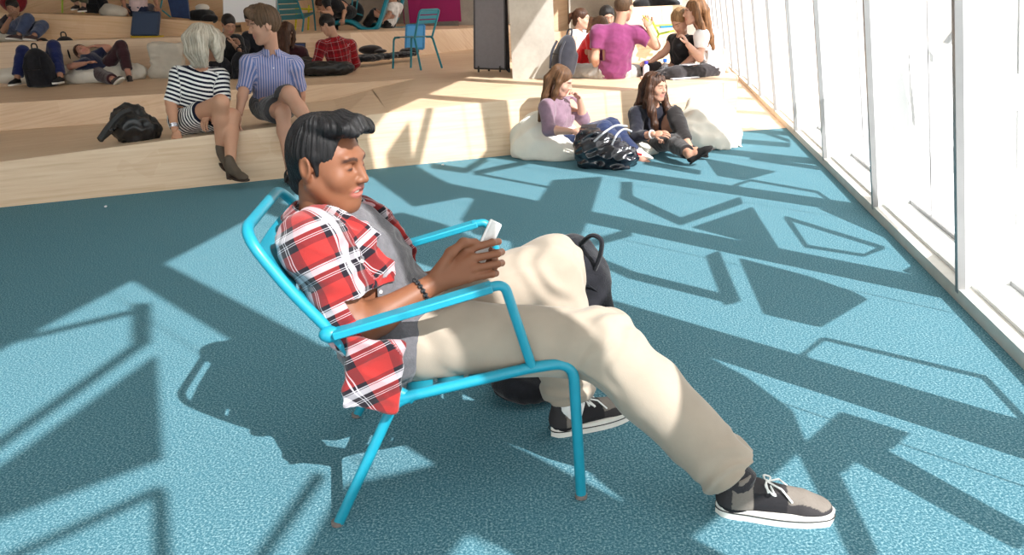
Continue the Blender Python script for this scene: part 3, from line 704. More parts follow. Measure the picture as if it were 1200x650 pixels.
def shoe(name, heel, toe, parent, L=.28, mats=None, paint=None, collar=.095, up=(0, 0, 1), sole_h=.026, laces=True, h=.005, heelh=0.0, label=None, w=1.0, style='sneaker'):
    heel = np.array(heel, float); fw = np.array(toe, float)-heel; M = frame(fw, up); sc = L/.28
    def p(x, y, z): return heel+M@(np.array([x*w, y, z])*sc)
    W_ = lambda t: (.031+.014*math.sin(min(1, max(0, (t-.25)/.6))*math.pi*.75))*math.sqrt(max(0, 1-abs(2*t-1)**5))+.0005
    def outline(z, g=0.0):
        R = [(W_(i/20)+g, i/20*.28) for i in range(21)]; Lf = [(-a, b_) for a, b_ in R[::-1]]
        return [p(a+(.006 if 0 else 0), b_, z) for a, b_ in R+Lf[1:-1]]
    S = SDF(h, .02)
    S.cone(p(0, .042, .045+heelh), p(0, .195, .036), .034*sc, .038*sc, .02, flat=None)
    S.ell(p(0, .222, .030), np.array([.041*w, .052, .026])*sc, M, .02)
    S.ell(p(0, .045, .045+heelh), np.array([.034*w, .042, .045])*sc, M, .02)
    if collar: S.cone(p(0, .055, .06+heelh), p(0, .048, collar+heelh), .036*sc, .037*sc, .02)
    if style == 'boot': S.cone(p(0, .12, .05+heelh*.6), p(0, .055, .10+heelh), .036*sc, .038*sc, .03)
    else: S.cone(p(0, .10, .075), p(0, .17, .055), .022*sc, .018*sc, .02)
    z0 = p(0, 0, sole_h*.5); S.half(z0+M[:, 2]*0, -M[:, 2], z0-.3, z0+.3, .003) if heelh == 0 else None
    if collar and style == 'sneaker': cp = p(0, .048, collar+.012); S.half(cp, M[:, 2]-M[:, 1]*.25, cp-.09, cp+.09, .004); S.cone(p(0, .045, collar+.03), p(0, .047, collar-.006), .028*sc, .024*sc, .004, 's')
    me = S.mesh(name)
    Q = (S.pts-heel)@M/sc
    base = np.tile(np.array((mats or {}).get('a', (.04, .04, .04)))[:3], (len(Q), 1))
    if paint: base = paint(Q, base)
    attr_col(me, 'tone', base)
    o = link(name, me, M_SHOE, parent, True)
    if label: o['label'] = label
    b = MB(); A0 = outline(0 if heelh == 0 else 0, .004); A1 = outline(sole_h, .005); n = len(A0)
    if heelh == 0:
        b.add(A0+A1, [tuple(range(n))[::-1], tuple(range(n, 2*n))]+[(i, (i+1) % n, n+(i+1) % n, n+i) for i in range(n)])
    else:
        b.box(p(0, .035, .02), (.05*sc, .055*sc, heelh+.04), M, .004)
        b.add(A0+outline(.012, .004), [tuple(range(n))[::-1], tuple(range(n, 2*n))]+[(i, (i+1) % n, n+(i+1) % n, n+i) for i in range(n)])
    so = link('sole', b.mesh('sole'), (mats or {}).get('sole', M_SOLE), o); so.location = (0, 0, 0)
    if laces:
        b = MB()
        for i in range(5):
            y = .115+i*.017; z = .090-.0085*i; 
            b.tube([p(-.024, y-.004, z-.012), p(-.008, y+.004, z+.002), p(.010, y, z+.003), p(.026, y+.005, z-.012)], .0028*sc, 6)
        for q in (-1, 1):
            b.tube(arc([p(0, .118, .090), p(q*.026, .110, .096), p(q*.046, .135, .078), p(q*.010, .126, .088)], .02, 4), .0025*sc, 6)
            b.tube([p(0, .118, .094), p(q*.022, .15, .088), p(q*.034, .175, .060)], .0024*sc, 6)
        link('laces', b.mesh('laces'), mat('lace_white', srgb(235, 235, 232), .8), o)
    return o
def m_tone(name, rough, spec=.4):
    t = NT(name).base(rough, spec); a = t.n('ShaderNodeAttribute', attribute_name='tone'); nz = t.noise(200, 3)
    t.l(t.mix(t.math('MULTIPLY', nz, .25), a.outputs['Color'], (.02, .02, .02, 1)), t.b.inputs['Base Color']); t.bump(nz, .2, .003); return t.m
M_SHOE = m_tone('shoe_upper', .78, .2); M_SOLE = mat('rubber_sole_white', srgb(228, 224, 216), .7, .3, 0, .05, 60)
# patterned cloth from the 'fab' attribute (metres around, metres along)
def m_plaid(name, per, warp, weft=None, ratio=.5, rough=.85):
    t = NT(name).base(rough, .12, 0, .25); a = t.n('ShaderNodeAttribute', attribute_name='fab'); sp = t.n('ShaderNodeSeparateXYZ'); t.l(a.outputs['Vector'], sp.inputs[0])
    cols = []
    for i, st in ((0, warp), (1, weft or warp)):
        f = t.math('FRACT', t.math('ADD', t.math('DIVIDE', sp.outputs[i], per), 20.0))
        nd = t.n('ShaderNodeValToRGB'); cr = nd.color_ramp; cr.interpolation = 'CONSTANT'
        while len(cr.elements) < len(st): cr.elements.new(.5)
        for e, (p_, c) in zip(cr.elements, st): e.position = p_; e.color = c
        t.l(f, nd.inputs[0]); cols.append(nd.outputs[0])
    t.l(t.mix(ratio, cols[0], cols[1]), t.b.inputs['Base Color'])
    t.bump(t.noise(300, 2), .2, .003); return t.m
def person(label, group=None, loc=(0, 0, 0)):
    r = empty('person', loc); tag(r, label, 'person', group); return r
def joints(**k):
    J = {a: (np.array(b_, float) if not np.isscalar(b_) else b_) for a, b_ in k.items()}; return J

# ================================================================== THE LOW ARMCHAIR IN FRONT
M_TURQ = mat('turquoise_powder_coat', srgb(26, 142, 166), .38, .5, 0, .03, 40)
M_GLIDE = mat('grey_plastic_glide', srgb(120, 110, 105), .6)
CH_C = V(-.19, 2.07, 0); CH_A = rad(5)
CHM = np.array(Matrix.Rotation(CH_A, 3, 'Z'))
chair = empty('low_armchair', CH_C, 0)
tag(chair, 'low turquoise metal armchair that the man in the plaid shirt is lounging in', 'chair')
def cl(x, y, z): return CHM@V(x, y, z)
R_T = .0135
for sgn in (-1, 1):
    y = .285*sgn
    b = MB(); b.tube(arc([cl(-.325, y*1.03, 0.006), cl(-.15, y*.98, .335), cl(-.10, y*.98, .352)], .05), .0145, 12); o = b.build('leg', M_TURQ, chair)
    b = MB(); b.lathe([(.014, 0), (.017, .002), (.017, .012), (.013, .014)], cl(-.328, y*1.03, 0), 12); b.build('foot_cap', M_GLIDE, o)
    b = MB(); b.tube(arc([cl(.327, y*.99, .006), cl(.312, y*1.0, .412), cl(.18, y, .402)], .055, 8), .0145, 12); o = b.build('leg', M_TURQ, chair)
    b = MB(); b.lathe([(.014, 0), (.017, .002), (.017, .012), (.013, .014)], cl(.327, y*.99, 0), 12); b.build('foot_cap', M_GLIDE, o)
    b = MB(); b.tube([cl(-.16, y*.98, .343), cl(.20, y, .404)], .0145, 12); b.build('seat_rail', M_TURQ, chair)
    # armrest: flat bar, then a round tube that bends down to the seat rail
    ya = .30*sgn
    b = MB(); b.tube(arc([cl(.10, ya, .633), cl(.145, ya, .640), cl(.205, y*1.01, .41)], .045, 8), .0125, 12); b.build('arm_support', M_TURQ, chair)
    b = MB(); d = unit(cl(.115, ya, .636)-cl(-.275, ya, .545)); Mx = np.stack([d, CHM[:, 1], np.cross(d, CHM[:, 1])], 1)
    b.box((cl(.115, ya, .636)+cl(-.275, ya, .545))/2, (.40, .046, .019), Mx, .003); b.build('armrest', M_TURQ, chair)
    b = MB(); b.ico(cl(-.285, ya*.97, .542), (.028, .022, .022), CHM, 2); b.build('arm_joint', M_TURQ, chair)
b = MB()
bk = [cl(-.10, -.275, .34), cl(-.19, -.275, .40), cl(-.285, -.275, .545), cl(-.37, -.27, .655), cl(-.462, -.25, .80), cl(-.462, .25, .80), cl(-.37, .27, .655), cl(-.285, .275, .545), cl(-.19, .275, .40), cl(-.10, .275, .34)]
b.tube(arc(bk, .075, 8), .0145, 12); b.build('back_frame', M_TURQ, chair)
# back slats (three wide curved plates) and seat slats
def bp(t, y):  # point on the back plane, t = 0 bottom .. 1 top; slightly dished
    a = cl(-.19, 0, .40); c = cl(-.462, 0, .80); q = a+(c-a)*t; n = unit(np.cross(CHM[:, 1], c-a)); return q+CHM[:, 1]*y-n*.028*(1-(y/.26)**2)*(1 if n[0] > 0 else -1)
for t0, t1 in ((.06, .31), (.34, .59), (.62, .89)):
    b = MB(); b.grid(lambda u, v: bp(t0+(t1-t0)*v, -.262+.524*u), 15, 3); b.build('back_slat', M_TURQ, chair, solid=.004)
for i in range(5):
    x0 = -.12+i*.083
    def sp_(u, v, x0=x0): x = x0+v*.07; yy = -.275+.55*u; return cl(x, yy, .352+(x+.13)*.168-.030*(1-(yy/.275)**2)-.006)
    b = MB(); b.grid(sp_, 15, 3); b.build('seat_slat', M_TURQ, chair, solid=.004)
# ================================================================== THE MAN IN THE PLAID SHIRT
def fgman():
    s = 1.0
    root = person('young man in plaid shirt and khaki trousers reclining in the turquoise armchair with a phone', loc=(-.3, 2.05, 0))
    J = joints(head=at(383, 191, 2.03), face=V(math.cos(rad(21)), -math.sin(rad(21)), -.13), hup=V(.06, 0, 1),
        neck=at(374, 260, 2.05), shR=at(369, 288, 1.89), shL=at(426, 268, 2.22), elR=at(418, 387, 1.83), elL=at(470, 345, 2.27),
        wrR=at(502, 336, 1.91), wrL=at(545, 318, 2.09), pel=at(474, 383, 2.05), hipR=at(482, 396, 1.97), hipL=at(488, 380, 2.13),
        knR=at(706, 402, 1.88), knL=at(648, 312, 2.2), anR=at(868, 566, 1.725), anL=at(668, 474, 2.17), toR=at(940, 585, 1.68), toL=at(715, 480, 2.24))
    J['bend'] = V(-.02, 0, -.01)
    def hands(S):
        # right hand, back of the hand to the camera, fingers wrapped round the phone
        w = J['wrR']; kn = [at(549, 292, 1.985), at(553, 303, 1.965), at(553, 315, 1.95), at(548, 326, 1.94)]
        M = frame(unit(kn[1]-w), V(0, -.8, .6)); pc = lerp(w, lerp(kn[1], kn[2], .5), .55)
        for kq, r0 in zip(kn, (.014, .014, .0135, .013)): S.cone(lerp(w, kq, .12), kq, .0185, r0, .014)
        pip = [at(577, 284, 2.00), at(583, 297, 1.985), at(583, 309, 1.97), at(577, 321, 1.96)]
        dip = [at(584, 283, 2.03), at(588, 295, 2.02), at(588, 308, 2.005), at(581, 320, 1.985)]
        tip = [at(574, 285, 2.05), at(576, 296, 2.045), at(576, 309, 2.03), at(570, 320, 2.01)]
        for a, b_, c, d in zip(kn, pip, dip, tip):
            S.cone(a, b_, .0112, .0098, .007); S.cone(b_, c, .0098, .0092, .004); S.cone(c, d, .0090, .0078, .003)
        S.chain([at(512, 320, 1.925), at(528, 296, 1.94), at(543, 284, 1.965), at(557, 283, 1.99)], [.017, .0125, .0108, .0088], .012)
        # left hand behind, supporting the phone from below
        w2 = J['wrL']
        for i in range(4):
            a = lerp(w2, at(572, 300+i*8, 2.07), .8); b_ = at(580, 296+i*8, 2.055); S.cone(lerp(w2, a, .2), a, .016, .011, .012); S.cone(a, b_, .0105, .009, .006); S.cone(b_, at(574, 292+i*9, 2.03), .0088, .0075, .004)
        S.chain([at(552, 312, 2.07), at(560, 295, 2.05), at(567, 286, 2.03)], [.014, .011, .0085], .01)
    skin = (.215, .086, .042)
    JB = dict(J)
    for q in 'LR': JB['an'+q] = lerp(J['an'+q], J['kn'+q], .09)
    bo = body('body', JB, s, skin, root, h=.003, feet=False, smile=1.0, hands=False, extra=hands, lips=(.42, .13, .11), brow=(.015, .01, .008))
    # teeth in the open smile
    c = J['head']; M = hframe(J)
    b = MB(); b.grid(lambda u, v: c+M@V((u-.5)*.036, .0925-.02*(2*u-1)**2*.4, -.0565-.006*v), 12, 3); b.build('teeth', mat('tooth_white', srgb(235, 228, 215), .3), root, True, solid=.002)
    # hair with a swept up front
    def quiff(S, p, M):
        for x in (-.050, -.025, 0, .025, .050):
            S.chain([p(x, -.01, .106), p(x*.98, .045, .121-abs(x)*.35), p(x*.9, .086, .119-abs(x)*.3), p(x*.8, .108, .106-abs(x)*.2)], [.020, .021, .018, .010], .012)
        for q in (-1, 1):
            S.cone(p(q*.070, .012, .03), p(q*.0745, .018, -.016), .012, .005, .010)
    hair('hair', J, s, m_hair('black_hair', (.002, .0018, .002, 1), (.014, .012, .013, 1), .48), root, h=.0026, grow=.55, amp=.0022, extra=quiff, fr=26, style='fg')
    # grey T-shirt
    M_TEE = cloth('grey_marl_jersey', srgb(98, 96, 100), .12, 60)
    def tee_hem(S):
        pu = unit(J['neck']-J['pel']); th = unit(lerp(J['knR'], J['knL'], .5)-lerp(J['hipR'], J['hipL'], .5)); ps = unit(J['hipR']-J['hipL']); up = unit(np.cross(ps, th)); F3 = np.stack([ps, th, up*(1 if up[2] > 0 else -1)], 1)
        S.ell(J['pel']-th*.02, (.222, .165, .158), F3, .03); e0 = J['pel']+th*.105; S.half(e0, th, e0-.3, e0+.3, .005)
    top('t_shirt', J, s, M_TEE, root, sleeve=.5, e=.010, h=.004, amp=.006, freq=5, o=2, extra=tee_hem)
    # plaid shirt, open at the front
    R_, K_, W_ = srgb(156, 44, 42), srgb(30, 24, 32), srgb(206, 200, 206)
    st = [(0, R_), (.34, K_), (.50, W_), (.515, K_), (.545, W_), (.56, K_), (.66, W_), (.80, K_), (.815, W_), (.84, K_), (.94, R_)]
    M_PL = m_plaid('plaid_cotton', .104, st)
    TF = tor_frame(J)
    def tail(S):
        # hem hanging down over the side of the seat
        c0 = at(437, 440, 1.735); zz = unit(at(442, 400, 1.745)-at(434, 480, 1.735)); yy = unit(np.cross(zz, V(1, .05, 0))); xx = np.cross(yy, zz)
        S.box(c0, (.135, .022, .185), np.stack([xx, yy, zz], 1), .009, .02)
        n = J['neck']; 
        for a in range(-10, 11):      # collar stand round the neck
            th = math.pi+a*.235; q = n+TF[:, 2]*.03+TF[:, 0]*math.sin(th)*.073+TF[:, 1]*(math.cos(th)*.070+.005)-TF[:, 2]*.02*(math.cos(th)+1)
            th2 = math.pi+(a+1)*.235; q2 = n+TF[:, 2]*.03+TF[:, 0]*math.sin(th2)*.073+TF[:, 1]*(math.cos(th2)*.070+.005)-TF[:, 2]*.02*(math.cos(th2)+1)
            S.cone(q, q2, .014, .014, .008)
    def opening(S):
        mid = lerp(J['neck'], J['pel'], .5)+TF[:, 1]*.14
        for t, w in ((.02, .035), (.25, .065), (.5, .090), (.75, .11), (1.0, .12), (1.2, .13)):
            c0 = lerp(J['neck'], J['pel'], t)+TF[:, 1]*.15+TF[:, 0]*.012
            S.box(c0, (w*2, .20, .16), TF, .02, .006, 's')
    top('plaid_shirt', J, s, M_PL, root, sleeve=1.02, e=.021, h=.004, amp=.0085, freq=5.5, extra=tail, cut=opening, neckcut=True, o=1, sl_r=1.25, collar=1.08)
    # placket edge and buttons
    for pp in (at(424, 306, 1.885), at(446, 342, 1.90)): b = MB(); b.ico(pp, .006, n=1); b.build('button', mat('pearl_button', srgb(225, 215, 210), .3), root, True)
    # khaki trousers
    M_KH = mat('khaki_twill', srgb(164, 151, 136), .85, .15, 0, .05, 12, .08, .2, 400)
    def tdisp(P):
        D = -.004*(1-np.abs(noise(P, 3.2, 3, 5))*2.2)*.6
        for q in 'LR':
            for a_, b_, c_, t0, wd, am, fq in ((J['hip'+q], J['kn'+q], J['an'+q], 1.0, .10, .0075, 34), (J['hip'+q], J['kn'+q], J['an'+q], .08, .12, .006, 26)):
                d1 = unit(b_-a_); kx = a_+(b_-a_)*t0; al = (P-kx)@d1; nn = noise(P, 4, 11, 4)
                bend = unit(c_-b_); side = np.abs((P-kx)@unit(np.cross(d1, bend)))
                D = D-am*np.exp(-(np.linalg.norm(P-kx, axis=1)/wd)**2)*np.sin(al*fq*2+nn*5+side*18)
            # bunching above the hem
            d2 = unit(c_-b_); al = (P-c_)@d2
            D = D-.0035*np.exp(-((al+.07)/.055)**2)*(np.linalg.norm(P-c_-np.outer(al, d2), axis=1) < .14)*np.sin(al*95+noise(P, 5, 4, 4)*5)
        return D
    def tr(S):
        S.cone(J['hipR'], J['hipL'], .085, .085, .05)
    bottom('trousers', J, s, M_KH, root, leg=1.93, e=.016, h=.0045, amp=.006, freq=3.6, rk=(1.02, 1.15, 1.22, 1.65), extra=tr, disp=tdisp)
    # bracelet, socks, shoes
    b = MB(); w = lerp(J['wrR'], J['elR'], .10); d = unit(J['wrR']-J['elR']); F = frame(d)
    for i in range(16):
        a = i/16*2*math.pi; b.ico(w+F[:, 0]*math.cos(a)*.033+F[:, 2]*math.sin(a)*.033, .0075, n=1)
    b.build('bracelet', mat('black_beads', (.012, .012, .014, 1), .25, .6), root, True)
    for q in 'LR':
        b = MB(); b.tube([lerp(J['an'+q], J['kn'+q], .35), J['an'+q]+V(0, 0, .0), J['an'+q]-V(0, 0, .05)], [.049, .047, .034], 18); b.build('sock', cloth('white_sock', srgb(232, 228, 224)) if q == 'L' else cloth('dark_sock', srgb(44, 42, 46)), root, True)
    G, B_, D = (.22, .19, .165), (.018, .017, .02), (.045, .04, .042)
    def paint(Q, base):
        y, z, x = Q[:, 1], Q[:, 2], np.abs(Q[:, 0])
        base[:] = D
        base[(y > .165) & (z > .040-.0*(x)) & (x < .034)] = G
        base[(y > .085) & (y < .165) & (z < .075)] = B_
        base[(y > .035) & (y < .085)] = G
        base[z < .034] = B_
        base[(y < .05) & (z > .085)] = D
        return base
    hR, tR = gz(838, 598), gz(970, 607); hL, tL = gz(645, 510), gz(724, 488)
    for hh, tt in ((hR, tR), (hL, tL)):
        so = shoe('shoe', hh, tt, root, .295, {'a': D}, paint, h=.0035, sole_h=.031, collar=.10)
        b = MB(); Mx = frame(tt-hh); sc = .295/.28
        ring = []
        for i in range(40):
            a = i/40*2*math.pi; t = .5-.5*math.cos(a); wdt = (.031+.014*math.sin(min(1, max(0, (t-.25)/.6))*math.pi*.75))*math.sqrt(max(0, 1-abs(2*t-1)**5))+.006
            ring.append(hh+Mx@(V(wdt*(1 if a < math.pi else -1), t*.28, .019)*sc))
        b.tube(ring, .0016, 6, closed=True); b.build('sole_stripe', mat('dark_stripe', (.02, .02, .02, 1), .6), so)
    return J
JM = fgman()
# phone held in his hands
ph = empty('phone', at(571, 283, 2.02)); tag(ph, 'white smartphone held up in the hands of the seated man in plaid', 'phone')
axp = unit(at(579, 268, 2.03)-at(566, 297, 2.01)); nrm = unit(np.cross(axp, V(.62, .75, .1))); PM = np.stack([np.cross(axp, nrm), axp, nrm], 1)
b = MB(); b.box((0, 0, 0), (.060, .118, .008), PM, .003); b.build('case', mat('white_phone_case', srgb(225, 222, 220), .25, .6), ph)
b = MB(); b.box(-nrm*-.0045, (.054, .098, .001), PM); b.build('screen', mat('phone_screen', srgb(90, 96, 104), .1, .7), ph)

# ================================================================== THE OTHER PEOPLE
EXP = dict(ua=.29, fa=.25, th=.43, sh=.42, to=.50, sw=.34)
def mk(label, pts, Y0, s=1.0, skin=(.52, .30, .21), h=.008, hairk=None, topk=None, botk=None, shoek=None, group=None, hands=True, extra=None, brow=(.08, .05, .03), **dirs):
    J = {}
    for k, v in pts.items():
        v = tuple(v); J[k] = at(v[0], v[1], v[2] if len(v) > 2 else Y0)
    for q in 'LR':
        if 'sh'+q not in J: J['sh'+q] = J['neck']+V(.17 if q == 'R' else -.17, 0, -.05)
        if 'hip'+q not in J: J['hip'+q] = J['pel']+unit(J['sh'+q]-J['neck'])*V(1, 1, 0)*.09*s
        if 'to'+q not in J: J['to'+q] = J['an'+q]+unit(V(*dirs.get('fd'+q, (0, -1, 0))))*.17*s-V(0, 0, .05)
    J.update({k: (np.array(v, float) if not np.isscalar(v) else v) for k, v in dirs.items()})
    J.setdefault('hs', 1.08)
    root = person(label, group, J['pel']*V(1, 1, 0)+V(0, 0, J['pel'][2]-.1))
    if DBG:
        L = lambda a, b_: np.linalg.norm(J[a]-J[b_])/s
        print('BONES', label[:28], ' '.join('%s%.2f/%.2f' % (n, np.mean([L(*p) for p in pr]), EXP[n]) for n, pr in (('ua', (('shL', 'elL'), ('shR', 'elR'))), ('fa', (('elL', 'wrL'), ('elR', 'wrR'))), ('th', (('hipL', 'knL'), ('hipR', 'knR'))), ('sh', (('knL', 'anL'), ('knR', 'anR'))), ('to', (('neck', 'pel'),)), ('sw', (('shL', 'shR'),)))), 'pelz %.2f' % J['pel'][2], 'anz %.2f %.2f' % (J['anL'][2], J['anR'][2]), 'hd %.2f' % np.linalg.norm(J['head']-J['neck']))
    bk = dict(skin=skin, h=h, brow=brow, hands=hands, feet=not shoek or shoek.get('bare', False)); 
    body('body', J, s, skin, root, h=h, brow=brow, hands=hands, feet=bk['feet'])
    if hairk: k = dict(hairk); m = k.pop('m'); hair('hair', J, s, m, root, h=max(.005, h*.8), **k)
    if topk: k = dict(topk); m = k.pop('m'); nm = k.pop('name', 'shirt'); top(nm, J, s, m, root, h=h, **k)
    if botk: k = dict(botk); m = k.pop('m'); nm = k.pop('name', 'trousers'); bottom(nm, J, s, m, root, h=h, **k)
    if shoek:
        k = dict(shoek); k.pop('bare', None); nm = k.pop('name', 'shoe')
        for q in 'LR':
            d = unit(J['to'+q]-J['an'+q]+V(0, 0, .05)*s*(0 if abs(J['to'+q][2]-J['an'+q][2]) > .12 else 1)); up_ = V(0, 0, 1); up_ = up_-d*(up_@d)
            hl = J['an'+q]-d*.05*s-unit(up_)*.085*s
            shoe(nm, hl, hl+d*.26*s, root, .265*s, up=up_, h=max(.005, h*.8), laces=k.get('laces', False), **{a: b_ for a, b_ in k.items() if a != 'laces'})
    if extra: extra(J, root, s)
    return J, root
DBG = bool(__import__("os").environ.get("DBG"))
H_BLOND = m_hair('ash_blonde_hair', srgb(120, 108, 92), srgb(214, 202, 184), .5)
H_BROWN = m_hair('brown_hair', srgb(52, 34, 22), srgb(112, 78, 52), .45)
H_DBROWN = m_hair('dark_brown_hair', srgb(28, 18, 14), srgb(86, 54, 36), .42)
H_BLACK = m_hair('near_black_hair', srgb(8, 7, 8), srgb(38, 32, 30), .4)
H_SHORT = m_hair('short_brown_hair', srgb(50, 38, 28), srgb(104, 78, 56), .6)
BLKC = cloth('black_cotton', (.012, .012, .014, 1)); GREYC = cloth('charcoal_cotton', srgb(62, 60, 62)); NAVY = cloth('navy_denim', srgb(34, 42, 68)); JEAN = cloth('blue_denim', srgb(66, 76, 104))
def stripes(name, axis, per, a, c, f=.5):
    t = NT(name).base(.85, .12, 0, .2); at_ = t.n('ShaderNodeAttribute', attribute_name='fab'); sp = t.n('ShaderNodeSeparateXYZ'); t.l(at_.outputs['Vector'], sp.inputs[0])
    m = t.math('GREATER_THAN', t.math('FRACT', t.math('ADD', t.math('DIVIDE', sp.outputs[axis], per), 20.0)), f); t.l(t.mix(m, a, c), t.b.inputs['Base Color']); return t.m
# ---- woman in the striped dress, on the front step
M_STR = stripes('navy_white_stripe', 1, .034, srgb(22, 24, 44), srgb(238, 236, 232), .5)
bob = [([(q*.060, -.01, .085), (q*.095, .0, .04), (q*.105, .0, -.03), (q*.095, .01, -.11)], [.042, .044, .042, .026]) for q in (-1, 1)]+[([(q*.03, -.05, .09), (q*.05, -.100, .03), (q*.052, -.10, -.05), (q*.045, -.085, -.135)], [.046, .048, .044, .028]) for q in (-1, 0, 1)]+[([(q*.05, .06, .085), (q*.078, .075, .04), (q*.082, .062, -.02), (q*.078, .050, -.075)], [.022, .026, .024, .014]) for q in (-1, 1)]+[([(-.03, .075, .10), (.02, .098, .085), (.055, .085, .05)], [.02, .02, .014])]
def dress_skirt(J, root, s):
    S = SDF(.008, .04)
    M = tor_frame(J); S.ell(J['pel'], np.array([.165, .125, .13])*s, M, .04)
    for q in 'LR': S.cone(J['hip'+q], lerp(J['hip'+q], J['kn'+q], .52), .100*s, .088*s, .06)
    m_ = (J['knL']+J['knR'])/2; mh = (J['hipL']+J['hipR'])/2; e0 = lerp(mh, m_, .56); d = unit(m_-mh); S.half(e0, d, e0-.3, e0+.3, .004)
    me = S.mesh('skirt', disp=folds(.004, 5, 2)); P = pts_of(me); a = np.zeros_like(P); a[:, 1] = (P-J['pel'])@d; attr_vec(me, 'fab', a)
    link('skirt', me, M_STR, root, True)
    b = MB(); w = J['wrR']; dd = unit(J['elR']-w); F = frame(dd)
    for k in range(3): b.tube([w+dd*(.02+.012*k)+F[:, 0]*math.cos(a_)*.033+F[:, 2]*math.sin(a_)*.033 for a_ in np.linspace(0, 6.28, 14)[:-1]], .005, 6, closed=True)
    b.build('bracelets', mat('silver_bangle', srgb(190, 190, 196), .25, .6, .9), root, True)
SUEDE = (.115, .085, .062)
mk('ash-blonde woman in navy and white striped dress and ankle boots, sitting on the front step',
   dict(head=(241, 51, 6.62), neck=(233, 82, 6.66), shR=(210, 88, 6.62), shL=(258, 90, 6.72), elR=(200, 120, 6.55), wrR=(205, 152, 6.40), hdR=(212, 170, 6.34), elL=(263, 118, 6.66), wrL=(244, 132, 6.45), hdL=(240, 142, 6.40),
        pel=(222, 140, 6.72), hipR=(214, 144, 6.66), hipL=(234, 142, 6.74), knR=(259, 120, 6.35), anR=(259, 178, 6.42), knL=(272, 136, 6.45), anL=(270, 196, 6.28), toR=(270, 196, 6.3), toL=(291, 208, 6.14)), 6.6, 1.0,
   skin=(.56, .29, .18), h=.007, hs=1.13, face=V(.42, .88, -.1), pnR=V(-.3, -.5, .8), cuR=.5,
   hairk=dict(m=H_BLOND, locks=bob, amp=.006, grow=1.5, fr=20), topk=dict(m=M_STR, name='dress', sleeve=.98, e=.010, amp=.003, sl_r=1.2, bust=.7), extra=dress_skirt,
   shoek=dict(mats={'a': SUEDE, 'sole': mat('dark_boot_sole', srgb(60, 46, 38))}, style='boot', collar=.13, heelh=.03, name='ankle_boot'))
# ---- man in the blue striped shirt, beside her
M_BSH = stripes('blue_stripe_shirting', 0, .021, srgb(96, 112, 158), srgb(172, 164, 190), .55)
def shirt_bits(J, root, s):
    TF = tor_frame(J); n = J['neck']; b = MB()
    for k in range(5):
        p = lerp(n, J['pel'], .12+.17*k)+TF[:, 1]*(.128+.004*k); b = MB(); b.ico(p, .007, n=1); b.build('button', mat('white_button', srgb(230, 230, 235), .3), root, True)
    b = MB()
    a, t_ = J['anR'], J['toR']; d = unit(t_-a); sdv = unit(np.cross(d, V(0, 0, 1))); z0 = t_[2]-.028
    def fp_(k, x): q = lerp(a, t_, k); return V(q[0], q[1], z0)+sdv*x
    b.prism([fp_(-.25, -.035), fp_(-.25, .035), fp_(.5, .05), fp_(1.15, .04), fp_(1.25, 0), fp_(1.15, -.04), fp_(.5, -.05)], (0, 0, .018)); so = b.build('sandal', mat('sandal_black', (.02, .018, .018, 1), .6), root, True)
    for k, h_ in ((.25, .085), (.75, .055)):
        b = MB(); b.tube(arc([fp_(k, -.05), fp_(k, -.045)+V(0, 0, h_*.7), fp_(k, 0)+V(0, 0, h_+.012), fp_(k, .045)+V(0, 0, h_*.7), fp_(k, .05)], .02, 3), .013, 6, flat=(d, .9)); b.build('strap', mat('sandal_black', (.02, .018, .018, 1), .6), so)
tuft = [([(.02, .05, .115), (-.03, .088, .105), (-.06, .085, .065)], [.03, .026, .014]), ([(-.02, .0, .12), (.04, .05, .112), (.068, .06, .07)], [.03, .026, .016])]
mk('man in blue striped shirt and dark shorts, sitting on the front step looking left',
   dict(head=(311, 30, 6.72), neck=(319, 63, 6.78), shR=(292, 75, 6.72), shL=(345, 77, 6.84), elR=(286, 104, 6.70), wrR=(280, 134, 6.52), hdR=(279, 146, 6.48), elL=(351, 102, 6.95), wrL=(354, 130, 7.05), hdL=(362, 140, 7.05),
        pel=(320, 122, 6.98), hipR=(309, 124, 6.92), hipL=(332, 124, 7.0), knR=(331, 132, 6.48), anR=(340, 196, 6.36), knL=(339, 110, 6.42), anL=(374, 160, 6.22), toR=(342, 210, 6.2), toL=(384, 176, 6.08)), 6.8, 1.02,
   skin=(.50, .27, .18), h=.007, hs=1.17, face=V(-.85, -.35, -.12), pnR=V(-.5, -.3, .8), cuR=.3,
   hairk=dict(m=H_SHORT, locks=tuft, amp=.006, grow=1.4, fr=18, style='crop'), topk=dict(m=M_BSH, sleeve=1.06, e=.016, amp=.007, freq=4, sl_r=1.12, collar=1.0), extra=shirt_bits,
   botk=dict(m=GREYC, name='shorts', leg=.74, e=.020, amp=.006, rk=(1.05, 1.35, 1, 1)), shoek=dict(bare=True, name='sandal', mats={'a': (.02, .018, .018), 'sole': mat('sandal_sole', srgb(36, 30, 28))}, collar=0, style='sandal') if 0 else None)
